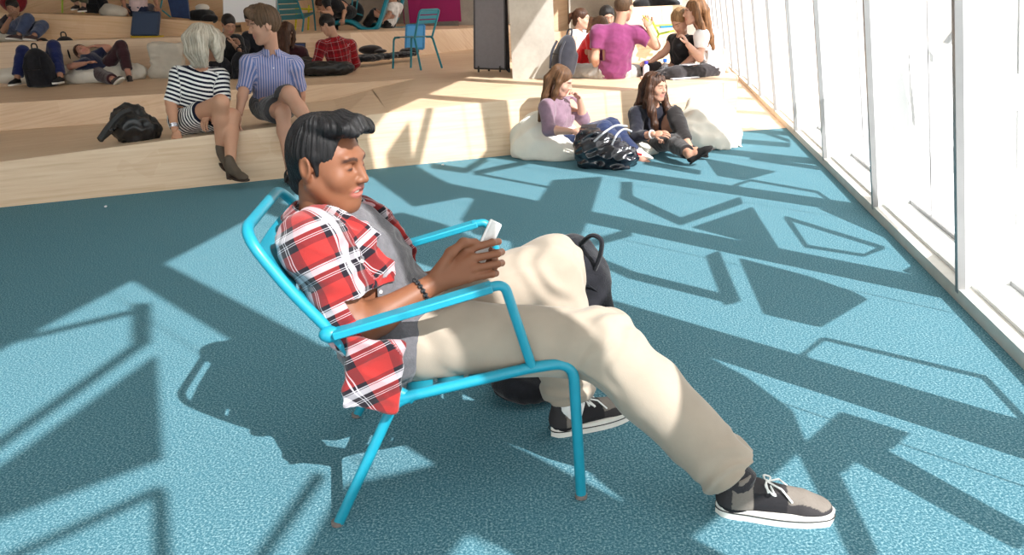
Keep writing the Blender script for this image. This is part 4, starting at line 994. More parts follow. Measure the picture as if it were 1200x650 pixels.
# ---- woman in the mauve top on the white bean bag
def straight(back=1.0, side=1.0):
    L = [([(q*.03, -.06, .08), (q*.045, -.098, .0), (q*.05, -.125, -.12), (q*.05, -.16, -.24*back), (q*.045, -.19, -.36*back)], [.045, .042, .036, .032, .018]) for q in (-1, 0, 1)]
    L += [([(q*.06, .0, .07), (q*.085, .01, .0), (q*.088, -.02, -.09), (q*.082, -.07, -.2*side)], [.032, .026, .026, .016]) for q in (-1, 1)]
    return L
mk('woman in mauve top with long straight hair, head bowed, on the round white bean bag',
   dict(head=(657, 95, 6.92), neck=(650, 119, 7.0), shR=(641, 126, 6.82), shL=(668, 122, 7.12), elR=(643, 152, 6.72), wrR=(670, 154, 6.58), hdR=(688, 152, 6.55), elL=(684, 140, 7.05), wrL=(679, 116, 6.95), hdL=(671, 106, 6.9),
        pel=(652, 166, 7.0), hipR=(657, 168, 6.9), hipL=(664, 164, 7.08), knR=(708, 152, 6.72), knL=(716, 148, 6.95), anR=(732, 186, 6.50), anL=(746, 184, 6.62), toR=(745, 196, 6.40), toL=(760, 190, 6.5)), 6.9, .92,
   skin=(.60, .34, .25), h=.0075, face=V(.85, -.35, -.42), cuR=.5, cuL=.6, pnR=V(0, -.5, .8),
   hairk=dict(m=H_BROWN, locks=straight(.95), amp=.004, fr=24, o=2), topk=dict(m=cloth('mauve_knit', srgb(134, 108, 122)), sleeve=1.35, e=.011, bust=.7, amp=.005), botk=dict(m=cloth('dark_blue_denim', srgb(44, 54, 86)), name='jeans', leg=1.9))
# ---- woman in black leaning on the block
wavy = [([(q*.055, .0, .07), (q*.090, .012, -.01), (q*.098, .02, -.10), (q*.105, .055, -.20), (q*.10, .085, -.31), (q*.085, .09, -.38)], [.034, .030, .034, .036, .032, .014]) for q in (-1, 1)]+straight(.7)
def shades(J, root, s):
    c = J['head']; M = hframe(J); b = MB()
    for q in (-1, 1): b.tube([c+M@V(q*.032+.024*math.cos(a), .050+.012*math.sin(a), .112+.018*math.sin(a)) for a in np.linspace(0, 6.28, 12)[:-1]], .004, 5, closed=True)
    b.tube([c+M@V(-.012, .056, .114), c+M@V(.012, .056, .114)], .003, 5); b.build('sunglasses', mat('sunglass_frame', srgb(70, 66, 70), .2, .6, .5), root, True)
    b = MB(); w = J['wrR']; dd = unit(J['elR']-w); F = frame(dd); b.tube([w+dd*.02+F[:, 0]*math.cos(a_)*.032+F[:, 2]*math.sin(a_)*.032 for a_ in np.linspace(0, 6.28, 14)[:-1]], .008, 6, closed=True)
    b.build('watch', mat('pale_watch', srgb(210, 205, 200), .3, .5), root, True)
mk('woman in black with long wavy hair, sitting on carpet against the block, one knee raised',
   dict(head=(768, 102, 6.88), neck=(765, 126, 6.96), shR=(746, 134, 6.90), shL=(785, 134, 7.0), elR=(746, 160, 6.75), wrR=(766, 157, 6.58), hdR=(783, 156, 6.52), elL=(796, 156, 6.92), wrL=(784, 164, 6.70), hdL=(774, 163, 6.6),
        pel=(762, 164, 7.05), hipR=(753, 168, 6.98), hipL=(773, 166, 7.05), knL=(790, 133, 6.80), anL=(806, 170, 6.58), knR=(788, 167, 6.60), anR=(808, 180, 6.25), toL=(824, 179, 6.5), toR=(824, 176, 6.2)), 6.9, .90,
   skin=(.52, .28, .19), h=.0075, face=V(.6, -.75, -.08), cuR=.4, pnR=V(-.2, -.6, .7), extra=shades,
   hairk=dict(m=H_DBROWN, locks=wavy, amp=.007, fr=16, o=5), topk=dict(m=cloth('black_blouse', srgb(34, 34, 44)), sleeve=1.6, e=.014, bust=.8), botk=dict(m=cloth('black_leggings', srgb(44, 40, 40)), name='leggings', leg=1.86, e=.006, amp=.003),
   shoek=dict(mats={'a': (.02, .018, .018), 'sole': mat('thin_black_sole', srgb(30, 26, 26))}, collar=0, sole_h=.014, name='flat_shoe', bare=True))
# ---- group on top of the block
mk('man in magenta T-shirt sitting on the block, back to camera, one hand raised',
   dict(head=(731, 9, 8.62), neck=(724, 33, 8.62), shL=(701, 39, 8.62), shR=(747, 40, 8.62), elL=(697, 68, 8.60), wrL=(702, 84, 8.85), elR=(769, 54, 8.55), wrR=(760, 33, 8.55), hdR=(757, 22, 8.55),
        pel=(720, 82, 8.68), hipL=(709, 85, 8.70), hipR=(732, 86, 8.70), knL=(675, 84, 8.95), anL=(705, 88, 9.2), knR=(768, 86, 9.05), anR=(735, 86, 9.3), toL=(718, 86, 9.3), toR=(722, 86, 9.4)), 8.6, 1.0,
   skin=(.58, .33, .23), face=V(.55, .8, -.15), pnR=V(0, -1, 0), cuR=.8,
   hairk=dict(m=H_SHORT, amp=.004, style='crop', grow=.9), topk=dict(m=cloth('magenta_jersey', srgb(128, 58, 100)), sleeve=.62, e=.024, amp=.008, freq=4.5, belly=.03, sl_r=1.35), botk=dict(m=cloth('grey_marl', srgb(176, 172, 168)), leg=1.8, amp=.010))
ponyt = [([(0, -.09, .05), (0, -.14, .03), (0, -.16, -.05)], [.03, .026, .014])]
mk('child in red T-shirt bent forward beside the magenta T-shirt, wearing a dark backpack',
   dict(head=(703, 32, 9.2), neck=(697, 42, 9.2), shR=(694, 46, 9.0), shL=(700, 44, 9.38), elR=(693, 66, 9.0), wrR=(697, 82, 9.1), elL=(706, 66, 9.45), wrL=(712, 80, 9.5), pel=(676, 82, 9.25), hipR=(678, 84, 9.15), hipL=(680, 82, 9.35), knR=(714, 82, 9.15), knL=(715, 80, 9.5), anR=(700, 88, 9.1), anL=(702, 86, 9.5)), 9.2, .86,
   skin=(.58, .34, .24), h=.009, face=V(.85, .1, -.5), hairk=dict(m=H_BROWN, locks=ponyt), topk=dict(m=cloth('red_jersey', srgb(196, 24, 30)), sleeve=.6, e=.02), botk=dict(m=GREYC))
mk('person with black hair mostly hidden behind the man in magenta',
   dict(head=(711, 20, 9.7), neck=(709, 36, 9.75), shL=(698, 42, 9.75), shR=(722, 42, 9.75), elL=(694, 62, 9.7), wrL=(704, 72, 9.5), elR=(726, 62, 9.7), wrR=(716, 72, 9.5), pel=(710, 80, 9.9), knL=(700, 80, 9.45), knR=(720, 80, 9.45), anL=(712, 86, 9.35), anR=(708, 86, 9.35)), 9.8, .95,
   skin=(.45, .26, .18), h=.011, face=V(.2, -1, -.3), hairk=dict(m=H_BLACK), topk=dict(m=BLKC, sleeve=1), botk=dict(m=GREYC))
mk('woman in white vest with dark ponytail, behind the child in red by the column',
   dict(head=(681, 22, 10.6), neck=(677, 37, 10.65), shR=(672, 41, 10.5), shL=(684, 41, 10.8), elR=(672, 58, 10.4), wrR=(684, 66, 10.3), elL=(688, 58, 10.8), wrL=(694, 66, 10.6), pel=(672, 78, 10.7), knR=(694, 76, 10.5), knL=(696, 74, 10.8), anR=(692, 86, 10.3), anL=(698, 86, 10.6)), 10.6, .95,
   skin=(.62, .38, .28), h=.010, face=V(.9, -.3, -.1), hairk=dict(m=H_DBROWN, locks=ponyt), topk=dict(m=cloth('white_vest', srgb(225, 220, 222)), sleeve=0, e=.008, name='vest'), botk=dict(m=GREYC))
mk('girl in black vest with hair tied back, looking down, sitting on the block',
   dict(head=(797, 24, 8.66), neck=(799, 44, 8.74), shR=(788, 47, 8.86), shL=(811, 49, 8.62), elR=(779, 61, 8.80), wrR=(764, 71, 8.70), hdR=(756, 73, 8.66), elL=(813, 68, 8.62), wrL=(800, 76, 8.5), pel=(800, 82, 8.85), hipR=(792, 84, 8.85), hipL=(808, 86, 8.75), knR=(766, 80, 8.72), anR=(742, 88, 8.9), knL=(778, 87, 8.50), anL=(806, 92, 8.42), toR=(730, 88, 8.95), toL=(818, 92, 8.4)), 8.7, .93,
   skin=(.60, .34, .24), face=V(-.6, -.5, -.62), pnR=V(0, -.3, 1), hairk=dict(m=m_hair('dark_blonde_hair', srgb(92, 68, 44), srgb(170, 132, 90)), amp=.005, extra=lambda S, p, M: S.ell(p(0, -.10, .05), .035, None, .02)), topk=dict(m=BLKC, sleeve=0, e=.010, name='vest', bust=.5), botk=dict(m=cloth('black_jeans', srgb(38, 34, 36)), name='jeans', e=.008, leg=1.9))
lw = [([(q*.055, .0, .07), (q*.085, -.01, .0), (q*.09, -.05, -.12), (q*.085, -.10, -.24), (q*.07, -.13, -.33)], [.034, .030, .032, .030, .014]) for q in (-1, 1)]+straight(1.0)
mk('girl in white T-shirt with long wavy hair, sitting on the end of the block',
   dict(head=(814, 14, 8.50), neck=(825, 37, 8.58), shL=(822, 43, 8.42), shR=(834, 41, 8.76), elL=(820, 68, 8.36), wrL=(806, 52, 8.32), hdL=(802, 44, 8.34), elR=(846, 62, 8.86), wrR=(852, 84, 8.78), hdR=(862, 88, 8.72), pel=(836, 80, 8.60), hipL=(833, 84, 8.52), hipR=(836, 82, 8.68), knL=(792, 86, 8.30), anL=(764, 92, 8.42), knR=(800, 82, 8.80), anR=(776, 90, 9.0), toL=(752, 91, 8.45), toR=(762, 90, 9.1)), 8.6, .95,
   skin=(.64, .38, .28), face=V(-.98, .05, -.08), cuL=.7, hairk=dict(m=m_hair('bronzed_brown_hair', srgb(48, 30, 22), srgb(150, 106, 70)), locks=lw, amp=.006, fr=16), topk=dict(m=cloth('white_jersey', srgb(240, 238, 238), .04), sleeve=.55, e=.016, bust=.6, sl_r=1.35), botk=dict(m=cloth('dark_leggings', srgb(52, 48, 50)), name='leggings', e=.008, leg=1.9))
# ---- people on the middle tread, left
mk('man with glasses and short black hair in black cardigan, sitting cross-legged below the whiteboard',
   dict(head=(268, 28, 11.5), neck=(266, 42, 11.6), shR=(254, 47, 11.6), shL=(279, 47, 11.6), elR=(251, 65, 11.5), wrR=(262, 72, 11.3), elL=(284, 63, 11.5), wrL=(274, 52, 11.3), hdL=(270, 45, 11.3), pel=(265, 80, 11.75), knR=(246, 78, 11.4), anR=(268, 86, 11.25), knL=(288, 77, 11.4), anL=(264, 87, 11.2)), 11.6, .98,
   skin=(.46, .26, .17), h=.010, face=V(.45, -.7, -.5), cuL=.6, hairk=dict(m=H_BLACK, style='crop'), topk=dict(m=BLKC, sleeve=1.2, e=.018, name='cardigan'), botk=dict(m=cloth('mid_grey_cotton', srgb(104, 100, 102))), shoek=dict(mats={'a': (.02, .02, .02)}))
mk('man in dark jacket, mostly hidden behind the man in the blue striped shirt',
   dict(head=(296, 22, 11.8), neck=(301, 38, 11.9), shR=(290, 44, 11.9), shL=(315, 44, 11.9), elR=(286, 60, 11.7), wrR=(279, 50, 11.5), elL=(320, 62, 11.7), wrL=(306, 68, 11.5), pel=(303, 78, 12.0), knR=(284, 74, 11.6), anR=(298, 85, 11.4), knL=(322, 76, 11.6), anL=(305, 86, 11.4)), 11.9, 1.0,
   skin=(.50, .30, .21), h=.011, face=V(-.6, -.5, -.5), hairk=dict(m=H_BLACK, style='crop'), topk=dict(m=cloth('black_jacket', srgb(38, 38, 44)), sleeve=1.9, e=.025, name='jacket'), botk=dict(m=cloth('slate_cotton', srgb(70, 70, 78))))
mk('woman with long brown hair and maroon top, back to camera, behind the blue striped shirt',
   dict(head=(337, 38, 11.3), neck=(340, 56, 11.35), shL=(327, 60, 11.35), shR=(354, 61, 11.35), elL=(322, 78, 11.35), wrL=(326, 86, 11.6), elR=(362, 76, 11.5), wrR=(368, 82, 11.8), pel=(342, 84, 11.4), knL=(326, 82, 11.9), knR=(358, 82, 11.9), anL=(340, 84, 12.1), anR=(345, 84, 12.1)), 11.4, .98,
   skin=(.50, .30, .21), h=.010, face=V(.3, 1, -.25), hairk=dict(m=H_DBROWN, locks=straight(1.0), amp=.006), topk=dict(m=cloth('maroon_knit', srgb(62, 30, 36)), sleeve=1.9, e=.016, name='sweater'), botk=dict(m=BLKC))
st2 = [(0, srgb(150, 18, 30)), (.42, srgb(96, 10, 20)), (.80, srgb(150, 18, 30)), (.90, srgb(205, 190, 190)), (.94, srgb(60, 10, 16))]
mk('black-haired man in dark red checked shirt, sitting on the middle step with a laptop',
   dict(head=(384, 29, 11.15), neck=(393, 46, 11.2), shL=(377, 54, 11.1), shR=(411, 53, 11.35), elL=(371, 73, 11.05), wrL=(364, 72, 11.35), elR=(417, 74, 11.45), wrR=(412, 82, 11.7), pel=(399, 80, 11.3), knL=(366, 82, 11.75), knR=(398, 80, 11.95), anL=(385, 85, 11.95), anR=(380, 84, 12.1)), 11.2, 1.0,
   skin=(.50, .29, .20), h=.009, face=V(-.85, .15, -.45), hairk=dict(m=H_BLACK, style='crop', grow=1.1, amp=.006), topk=dict(m=m_plaid('red_check', .10, st2), sleeve=1.7, e=.018, amp=.006, collar=1.1), botk=dict(m=GREYC))
mk('person in navy trousers lying back, knees raised, black backpack between the legs',
   dict(head=(50, 55, 12.25), neck=(50, 64, 12.15), shR=(38, 68, 12.1), shL=(62, 68, 12.1), elR=(30, 75, 12.0), wrR=(42, 72, 11.8), elL=(70, 75, 12.0), wrL=(58, 72, 11.8), pel=(47, 88, 11.8), hipR=(40, 90, 11.75), hipL=(56, 90, 11.75), knR=(27, 60, 11.55), anR=(20, 92, 11.35), knL=(63, 54, 11.6), anL=(71, 90, 11.35)), 11.8, 1.0,
   skin=(.46, .24, .15), h=.010, face=V(.1, -.75, .5), hup=V(0, .6, .8), hairk=dict(m=H_BLACK, style='crop'), topk=dict(m=NAVY, sleeve=1.0), botk=dict(m=cloth('navy_trousers', srgb(26, 36, 84)), leg=1.9), shoek=dict(mats={'a': (.02, .02, .022)}))
mk('man in maroon trousers lying back, one knee raised, one arm behind his head',
   dict(head=(97, 61, 11.95), neck=(104, 68, 11.95), shL=(100, 75, 11.75), shR=(112, 66, 12.15), elL=(82, 78, 11.6), wrL=(100, 74, 11.5), hdL=(110, 71, 11.5), elR=(127, 56, 12.25), wrR=(112, 54, 12.2), hdR=(102, 55, 12.1), pel=(118, 84, 11.9), hipL=(115, 87, 11.8), hipR=(122, 82, 12.0), knR=(142, 54, 11.9), anR=(151, 88, 11.75), toR=(153, 96, 11.6), knL=(126, 91, 11.45), anL=(133, 93, 11.15), toL=(142, 90, 11.05)), 11.8, 1.0,
   skin=(.56, .28, .20), h=.010, face=V(.15, -.75, .65), hup=V(-.85, .2, .5), hairk=dict(m=H_DBROWN, style='crop'), topk=dict(m=cloth('navy_jersey', srgb(30, 36, 66)), sleeve=.7, e=.018), botk=dict(m=cloth('maroon_cotton', srgb(58, 32, 38)), leg=1.8), shoek=dict(mats={'a': (.07, .06, .06)}))
mk('person in jeans with hands at the face, on a bean bag at far upper left',
   dict(head=(15, 9, 12.75), neck=(13, 22, 12.85), shR=(2, 26, 12.85), shL=(25, 25, 12.85), elR=(4, 36, 12.6), wrR=(13, 20, 12.55), hdR=(15, 14, 12.5), elL=(22, 34, 12.6), wrL=(18, 20, 12.55), hdL=(17, 14, 12.5), pel=(10, 38, 12.85), hipR=(5, 38, 12.8), hipL=(16, 38, 12.8), knR=(33, 22, 12.45), anR=(22, 41, 12.3), knL=(50, 30, 12.6), anL=(40, 42, 12.3), toR=(14, 44, 12.2), toL=(34, 45, 12.2)), 12.8, .95,
   skin=(.40, .22, .14), h=.011, face=V(.1, -.9, -.3), cuL=.7, cuR=.7, hairk=dict(m=H_BLACK), topk=dict(m=cloth('dark_check', srgb(54, 48, 54)), sleeve=1.0), botk=dict(m=JEAN, name='jeans', leg=1.9), shoek=dict(mats={'a': (.08, .05, .05)}))
mk('person in pale pink vest on the top step behind the slate blue board',
   dict(head=(162, -44, 14.3), neck=(162, -26, 14.3), shL=(150, -20, 14.3), shR=(174, -20, 14.3), elL=(143, -4, 14.2), wrL=(146, 8, 14.1), elR=(180, -6, 14.2), wrR=(184, 6, 14.1), pel=(162, 12, 14.3), knL=(148, 10, 14.8), knR=(176, 10, 14.8), anL=(158, 14, 15.0), anR=(168, 14, 15.0)), 14.3, .98,
   skin=(.40, .20, .13), h=.011, face=V(0, 1, 0), hairk=dict(m=H_BLACK), topk=dict(m=cloth('pale_pink_vest', srgb(214, 190, 190)), sleeve=0, e=.014, name='vest'), botk=dict(m=NAVY))
mk('person in black T-shirt bending forward behind the man in the red check',
   dict(head=(377, 6, 15.3), neck=(387, -2, 15.4), shL=(382, 2, 15.2), shR=(398, 0, 15.6), elL=(388, 16, 15.1), wrL=(380, 14, 15.0), elR=(404, 10, 15.5), wrR=(402, 22, 15.2), pel=(408, 14, 15.6), knL=(388, 16, 15.4), knR=(392, 18, 15.7), anL=(386, 33, 15.4), anR=(392, 34, 15.6)), 15.4, 1.0,
   skin=(.52, .30, .2), h=.012, face=V(-.7, -.4, -.6), hairk=dict(m=H_DBROWN), topk=dict(m=BLKC, sleeve=.5), botk=dict(m=BLKC))
mk('person in white T-shirt reclining in the rear teal lounger',
   dict(head=(460, -4, 16.6), neck=(462, 4, 16.6), shL=(458, 8, 16.5), shR=(468, 8, 16.7), elL=(456, 18, 16.4), wrL=(449, 24, 16.3), elR=(466, 18, 16.8), wrR=(456, 24, 16.8), pel=(455, 27, 16.6), knL=(438, 16, 16.5), knR=(440, 14, 16.8), anL=(428, 30, 16.5), anR=(430, 29, 16.8)), 16.6, 1.0,
   skin=(.40, .22, .15), h=.012, face=V(-.8, -.4, -.2), hairk=dict(m=H_BLACK), topk=dict(m=cloth('white_tee', srgb(215, 212, 210)), sleeve=.6), botk=dict(m=BLKC))
mk('person in olive trousers on the top step by the yellow green chair, legs only',
   dict(head=(92, -78, 13.9), neck=(92, -60, 13.9), shL=(82, -54, 13.9), shR=(102, -54, 13.9), elL=(80, -38, 13.9), wrL=(84, -26, 13.7), elR=(104, -38, 13.9), wrR=(100, -26, 13.7), pel=(94, -26, 13.9), knL=(82, -18, 13.5), knR=(98, -18, 13.5), anL=(90, 6, 13.6), anR=(98, 8, 13.5)), 13.9, .9,
   skin=(.46, .26, .18), h=.012, face=V(0, -1, 0), hairk=dict(m=H_BLACK), topk=dict(m=BLKC, sleeve=1), botk=dict(m=cloth('olive_cotton', srgb(74, 72, 54)), leg=1.8), shoek=dict(mats={'a': (.04, .03, .03)}))

# ================================================================== THE OTHER THINGS
M_CANVAS = cloth('white_canvas', srgb(226, 220, 208), .05, 8, .2); M_CANV2 = cloth('worn_white_canvas', srgb(200, 192, 178), .06, 8, .2)
M_BLEATH = mat('black_leather', (.012, .011, .012, 1), .35, .6, 0, .3, 20, .25); M_BNYL = cloth('black_nylon', (.014, .014, .018, 1), .3, 20, .2)
M_PATENT = mat('glossy_black_vinyl', (.008, .009, .016, 1), .12, .8, 0, .3, 20, .3, 0, 14)
def soft(name, label, cat, prims, m, h=.01, amp=.012, f=2.5, k=.05, group=None, o=0, floor=None, parts=None):
    """soft stuffed or crumpled thing: prims = list of ('e', c, r[, M]) / ('c', a, b, r1, r2) / ('b', c, d[, M])"""
    S = SDF(h, k)
    for p in prims:
        if p[0] == 'e': S.ell(p[1], p[2], p[3] if len(p) > 3 else None)
        elif p[0] == 'c': S.cone(p[1], p[2], p[3], p[4])
        elif p[0] == 'b': S.box(p[1], p[2], p[3] if len(p) > 3 else None, .03)
    if floor is not None: q = V(*prims[0][1][:2], floor); S.half(q, (0, 0, -1), q-2, q+2, .02)
    me = S.mesh(name, disp=folds(amp, f, o)); me2 = me
    ob = link(name, me, m); tag(ob, label, cat, group); return ob
# ---- bean bags
g = gz(640, 189); 
soft('bean_bag', 'round white bean bag under the woman in mauve, beside the block corner', 'bean bag', [('e', at(636, 163, 7.1), (.27, .24, .22)), ('e', at(660, 176, 6.95), (.26, .24, .15)), ('e', at(630, 176, 7.0), (.18, .2, .16))], M_CANVAS, .012, .018, 1.6, .12, floor=.005, o=2)
soft('bean_bag', 'crumpled white bean bag with a pointed corner, right of the woman in black leggings', 'bean bag', [('e', at(830, 150, 7.25), (.26, .22, .26)), ('c', at(815, 122, 7.35), at(840, 165, 7.2), .05, .2), ('c', at(830, 165, 7.1), at(872, 177, 7.0), .13, .015), ('c', at(800, 158, 7.1), at(840, 172, 7.0), .12, .12)], M_CANVAS, .011, .022, 2.4, .08, floor=.004, o=5)
soft('cushion', 'flat white cushion with a small red stripe, between the two women on the carpet', 'cushion', [('e', at(738, 176, 6.85), (.26, .18, .07)), ('c', at(745, 180, 6.7), at(764, 186, 6.55), .05, .01)], M_CANVAS, .01, .012, 3, .05, floor=.004, o=8)
b = MB(); b.tube([at(737, 183, 6.60)+V(0, 0, .035), at(752, 184, 6.55)+V(0, 0, .02)], .010, 6); 
b.build('stripe', mat('red_stripe', srgb(200, 40, 50)), bpy.data.objects['cushion'])
soft('bean_bag', 'square white bean bag leaning on the riser, right of the man with maroon trousers', 'bean bag', [('b', at(196, 70, 12.1), (.46, .14, .46)), ('c', at(182, 54, 12.15), at(212, 60, 12.1), .05, .05), ('c', at(181, 87, 12.05), at(206, 88, 12.0), .08, .08)], M_CANV2, .012, .022, 2.6, .06, o=1)
soft('bean_bag', 'long flattened white bean bag on the middle step under the person in navy trousers', 'bean bag', [('e', at(20, 88, 12.0), (.45, .25, .12)), ('e', at(66, 88, 12.0), (.40, .25, .12)), ('e', at(50, 78, 12.3), (.4, .2, .12))], M_CANVAS, .014, .015, 2, .1, floor=.525, o=3)
soft('bean_bag', 'crumpled white bean bag on the middle step under the man with maroon trousers', 'bean bag', [('e', at(110, 90, 11.9), (.42, .28, .14)), ('e', at(150, 86, 12.1), (.28, .2, .14)), ('e', at(125, 66, 12.4), (.25, .15, .16))], M_CANVAS, .014, .022, 2.2, .1, floor=.525, o=9)
soft('bean_bag', 'white bean bag at the upper left under the person in jeans', 'bean bag', [('e', at(6, 42, 12.9), (.40, .25, .10)), ('e', at(22, 42, 12.9), (.2, .2, .08))], M_CANV2, .014, .012, 2, .1, floor=1.10, o=4)
soft('cushion', 'beige cushion on the top step behind the slate blue board', 'cushion', [('e', at(133, 14, 14.0), (.22, .2, .10)), ('c', at(128, 10, 14.0), at(142, 16, 13.9), .08, .05)], M_CANV2, .014, .012, 2, .06, o=6)
# ---- bags
def strap(parent, pts, r, m, flat=None, name='strap', n=6, rd=.06):
    b = MB(); b.tube(arc(pts, rd, 5), r, n, flat=flat); return b.build(name, m, parent, True)
t = soft('tote_bag', 'glossy black tote bag with silver handles standing in front of the woman in mauve', 'bag', [('e', at(702, 177, 6.42), (.19, .13, .14)), ('e', at(722, 185, 6.33), (.16, .12, .11)), ('e', at(692, 166, 6.45), (.11, .09, .10)), ('c', at(690, 188, 6.4), at(728, 196, 6.3), .08, .06)], M_PATENT, .009, .028, 4.2, .05, floor=.004, o=2)
M_SILV = mat('silver_handle', srgb(196, 196, 202), .3, .6, .4)
strap(t, [at(696, 166, 6.32), at(708, 155, 6.34), at(722, 146, 6.42), at(735, 148, 6.45)], .009, M_SILV, name='handle'); strap(t, [at(717, 170, 6.22), at(722, 158, 6.26), at(731, 150, 6.34), at(740, 154, 6.4)], .009, M_SILV, name='handle')
t = soft('handbag', 'slouchy black leather handbag lying on the lower step left of the striped dress', 'bag', [('e', at(156, 150, 6.55), (.17, .12, .12)), ('e', at(150, 140, 6.6), (.11, .09, .12)), ('e', at(170, 152, 6.6), (.12, .1, .10)), ('c', at(150, 134, 6.55), at(160, 130, 6.6), .04, .04)], M_BLEATH, .008, .02, 4.5, .05, o=4)
strap(t, [at(152, 130, 6.45), at(140, 134, 6.4), at(128, 148, 6.35), at(117, 164, 6.3)], .028, M_BLEATH, (V(.3, 1, .2), .35)); strap(t, [at(117, 164, 6.3), at(132, 152, 6.42), at(146, 136, 6.52)], .020, M_BLEATH, (V(.3, 1, .2), .35))
b = MB(); b.tube([at(129, 153, 6.3), at(133, 152, 6.3)], .014, 8); b.build('buckle', mat('dark_buckle', srgb(90, 90, 95), .2, .6, .9), t, True)
t = soft('backpack', 'black backpack standing on the carpet behind the knee of the man in plaid', 'backpack', [('e', at(677, 345, 2.74), (.105, .10, .19)), ('e', at(680, 385, 2.72), (.115, .11, .16)), ('e', at(668, 312, 2.76), (.075, .07, .11)), ('b', at(680, 352, 2.74), (.17, .15, .28))], M_BNYL, .006, .006, 4, .06, floor=.004, o=3)
strap(t, [at(672, 296, 2.74), at(682, 284, 2.70), at(694, 274, 2.66), at(706, 280, 2.62), at(704, 300, 2.64), at(697, 316, 2.66)], .0085, M_BNYL, name='handle', rd=.05)
b = MB(); b.tube([at(668, 330, 2.655), at(690, 334, 2.62), at(712, 350, 2.66)], .003, 6); b.build('zip', mat('zip_dark', srgb(50, 50, 54), .4, .5, .5), t, True)
t = soft('shoulder_bag', 'black bag lying flat on the carpet beneath the turquoise armchair seat', 'bag', [('e', gz(612, 460)+V(0, 0, .05), (.10, .11, .055)), ('e', gz(632, 470)+V(0, .05, .04), (.09, .10, .05))], M_BNYL, .006, .008, 5, .04, floor=.003, o=7)
strap(t, [gz(585, 455)+V(0, 0, .06), gz(578, 462)+V(0, 0, .012), gz(600, 474)+V(0, 0, .012), gz(622, 474)+V(0, 0, .03)], .006, M_BNYL)
def backpack(label, c, r, face=(0, -1, 0), m=None, h=.012, hd=True, group=None):
    M = frame(face); c = np.array(c, float); r = np.array(r, float)
    t = soft('backpack', label, 'backpack', [('e', c, (r[0], r[1], r[2]), M), ('b', c-V(0, 0, r[2]*.35), (r[0]*1.8, r[1]*1.6, r[2]*1.1), M), ('e', c+M[:, 1]*r[1]*.7-V(0, 0, r[2]*.35), (r[0]*.75, r[1]*.5, r[2]*.5), M)], m or M_BNYL, h, .006, 3, .04, group)
    if hd: strap(t, [c+M@V(-.04, 0, r[2]*.92), c+M@V(-.035, 0, r[2]+.06), c+M@V(.035, 0, r[2]+.06), c+M@V(.04, 0, r[2]*.92)], .010, m or M_BNYL, name='handle')
    for q in (-1, 1): strap(t, [c+M@V(q*r[0]*.5, r[1]*.95, r[2]*.6), c+M@V(q*r[0]*.55, r[1]*1.35, 0), c+M@V(q*r[0]*.6, r[1]*1.0, -r[2]*.75)], .014, m or M_BNYL)
    b = MB(); b.tube([c+M@V(-r[0]*.5, r[1]*1.22, -r[2]*.05), c+M@V(r[0]*.5, r[1]*1.22, -r[2]*.05)], .006, 6); b.build('zip', mat('zip_dark', srgb(50, 50, 54), .4, .5, .5), t, True)
    return t
backpack('black backpack standing upright between the raised knees of the person in navy trousers', at(46, 80, 11.3), (.20, .12, .27))
backpack('dark backpack with top loop between the two people lying on the middle step', at(79, 62, 12.3), (.18, .12, .24))
backpack('dark grey backpack on the back of the child in red T-shirt', at(662, 65, 8.74), (.13, .10, .22), (-.8, -.55, .3), cloth('dark_grey_nylon', srgb(52, 52, 60)))
backpack('black backpack on the middle step in front of the man with glasses', at(258, 82, 11.15), (.17, .11, .19))
backpack('black backpack just left of the hanging arm of the man in blue striped shirt', at(284, 80, 11.2), (.15, .11, .22))
backpack('black bag with teal bottle pocket on the top step, left of the beige cushion', at(112, 4, 14.3), (.20, .12, .16), hd=False)
t = soft('bag', 'dark bag with a white bundle on it, top step above the blonde head', 'bag', [('e', at(236, 18, 14.6), (.24, .14, .11)), ('e', at(246, 22, 14.5), (.14, .1, .08))], BLKC, .014, .012, 3, .05, o=5)
soft('cloth_bundle', 'white bundle lying on the dark bag on the top step', 'bundle', [('e', at(237, 9, 14.6), (.12, .08, .06))], M_CANVAS, .012, .010, 3, .04, o=6)
soft('bag', 'black bag on the ledge above the magenta T-shirt, cropped by the frame', 'bag', [('e', at(768, 0, 11.6), (.28, .14, .13)), ('e', at(752, 5, 11.5), (.12, .1, .08)), ('e', at(785, 5, 11.5), (.14, .1, .07))], BLKC, .014, .014, 3, .05, o=2)
b = MB(); b.box(at(793, 0, 11.6), (.11, .12, .24), None, .01); tag(b.build('carton', mat('pale_blue_carton', srgb(196, 214, 232))), 'pale blue carton on the ledge beside the black bag', 'box')
# ---- jackets
def jacket(label, prims, o, m=None): return soft('jacket', label, 'jacket', prims, m or BLKC, .012, .02, 4, .04, o=o)
jacket('black padded jacket heaped on the step in front of the man in red check', [('e', at(372, 80, 10.85), (.30, .14, .09)), ('e', at(396, 80, 10.9), (.22, .12, .09)), ('e', at(355, 74, 11.1), (.2, .12, .08))], 3, mat('padded_black', (.013, .013, .014, 1), .4, .5, 0, .3, 20))
t = jacket('black jacket spread on the step between the red check shirt and the teal chair', [('e', at(428, 68, 12.6), (.28, .25, .05)), ('e', at(450, 66, 13.0), (.22, .2, .04)), ('e', at(470, 64, 13.4), (.26, .2, .04)), ('e', at(480, 60, 13.9), (.16, .15, .05))], 5, cloth('black_jacket_cloth', (.02, .02, .024, 1)))
soft('cap', 'dark cap lying on top of the spread black jacket', 'hat', [('e', at(434, 58, 13.0), (.19, .15, .07)), ('e', at(446, 60, 12.9), (.10, .1, .03))], cloth('dark_brown_felt', srgb(40, 32, 32)), .010, .004, 3, .03)
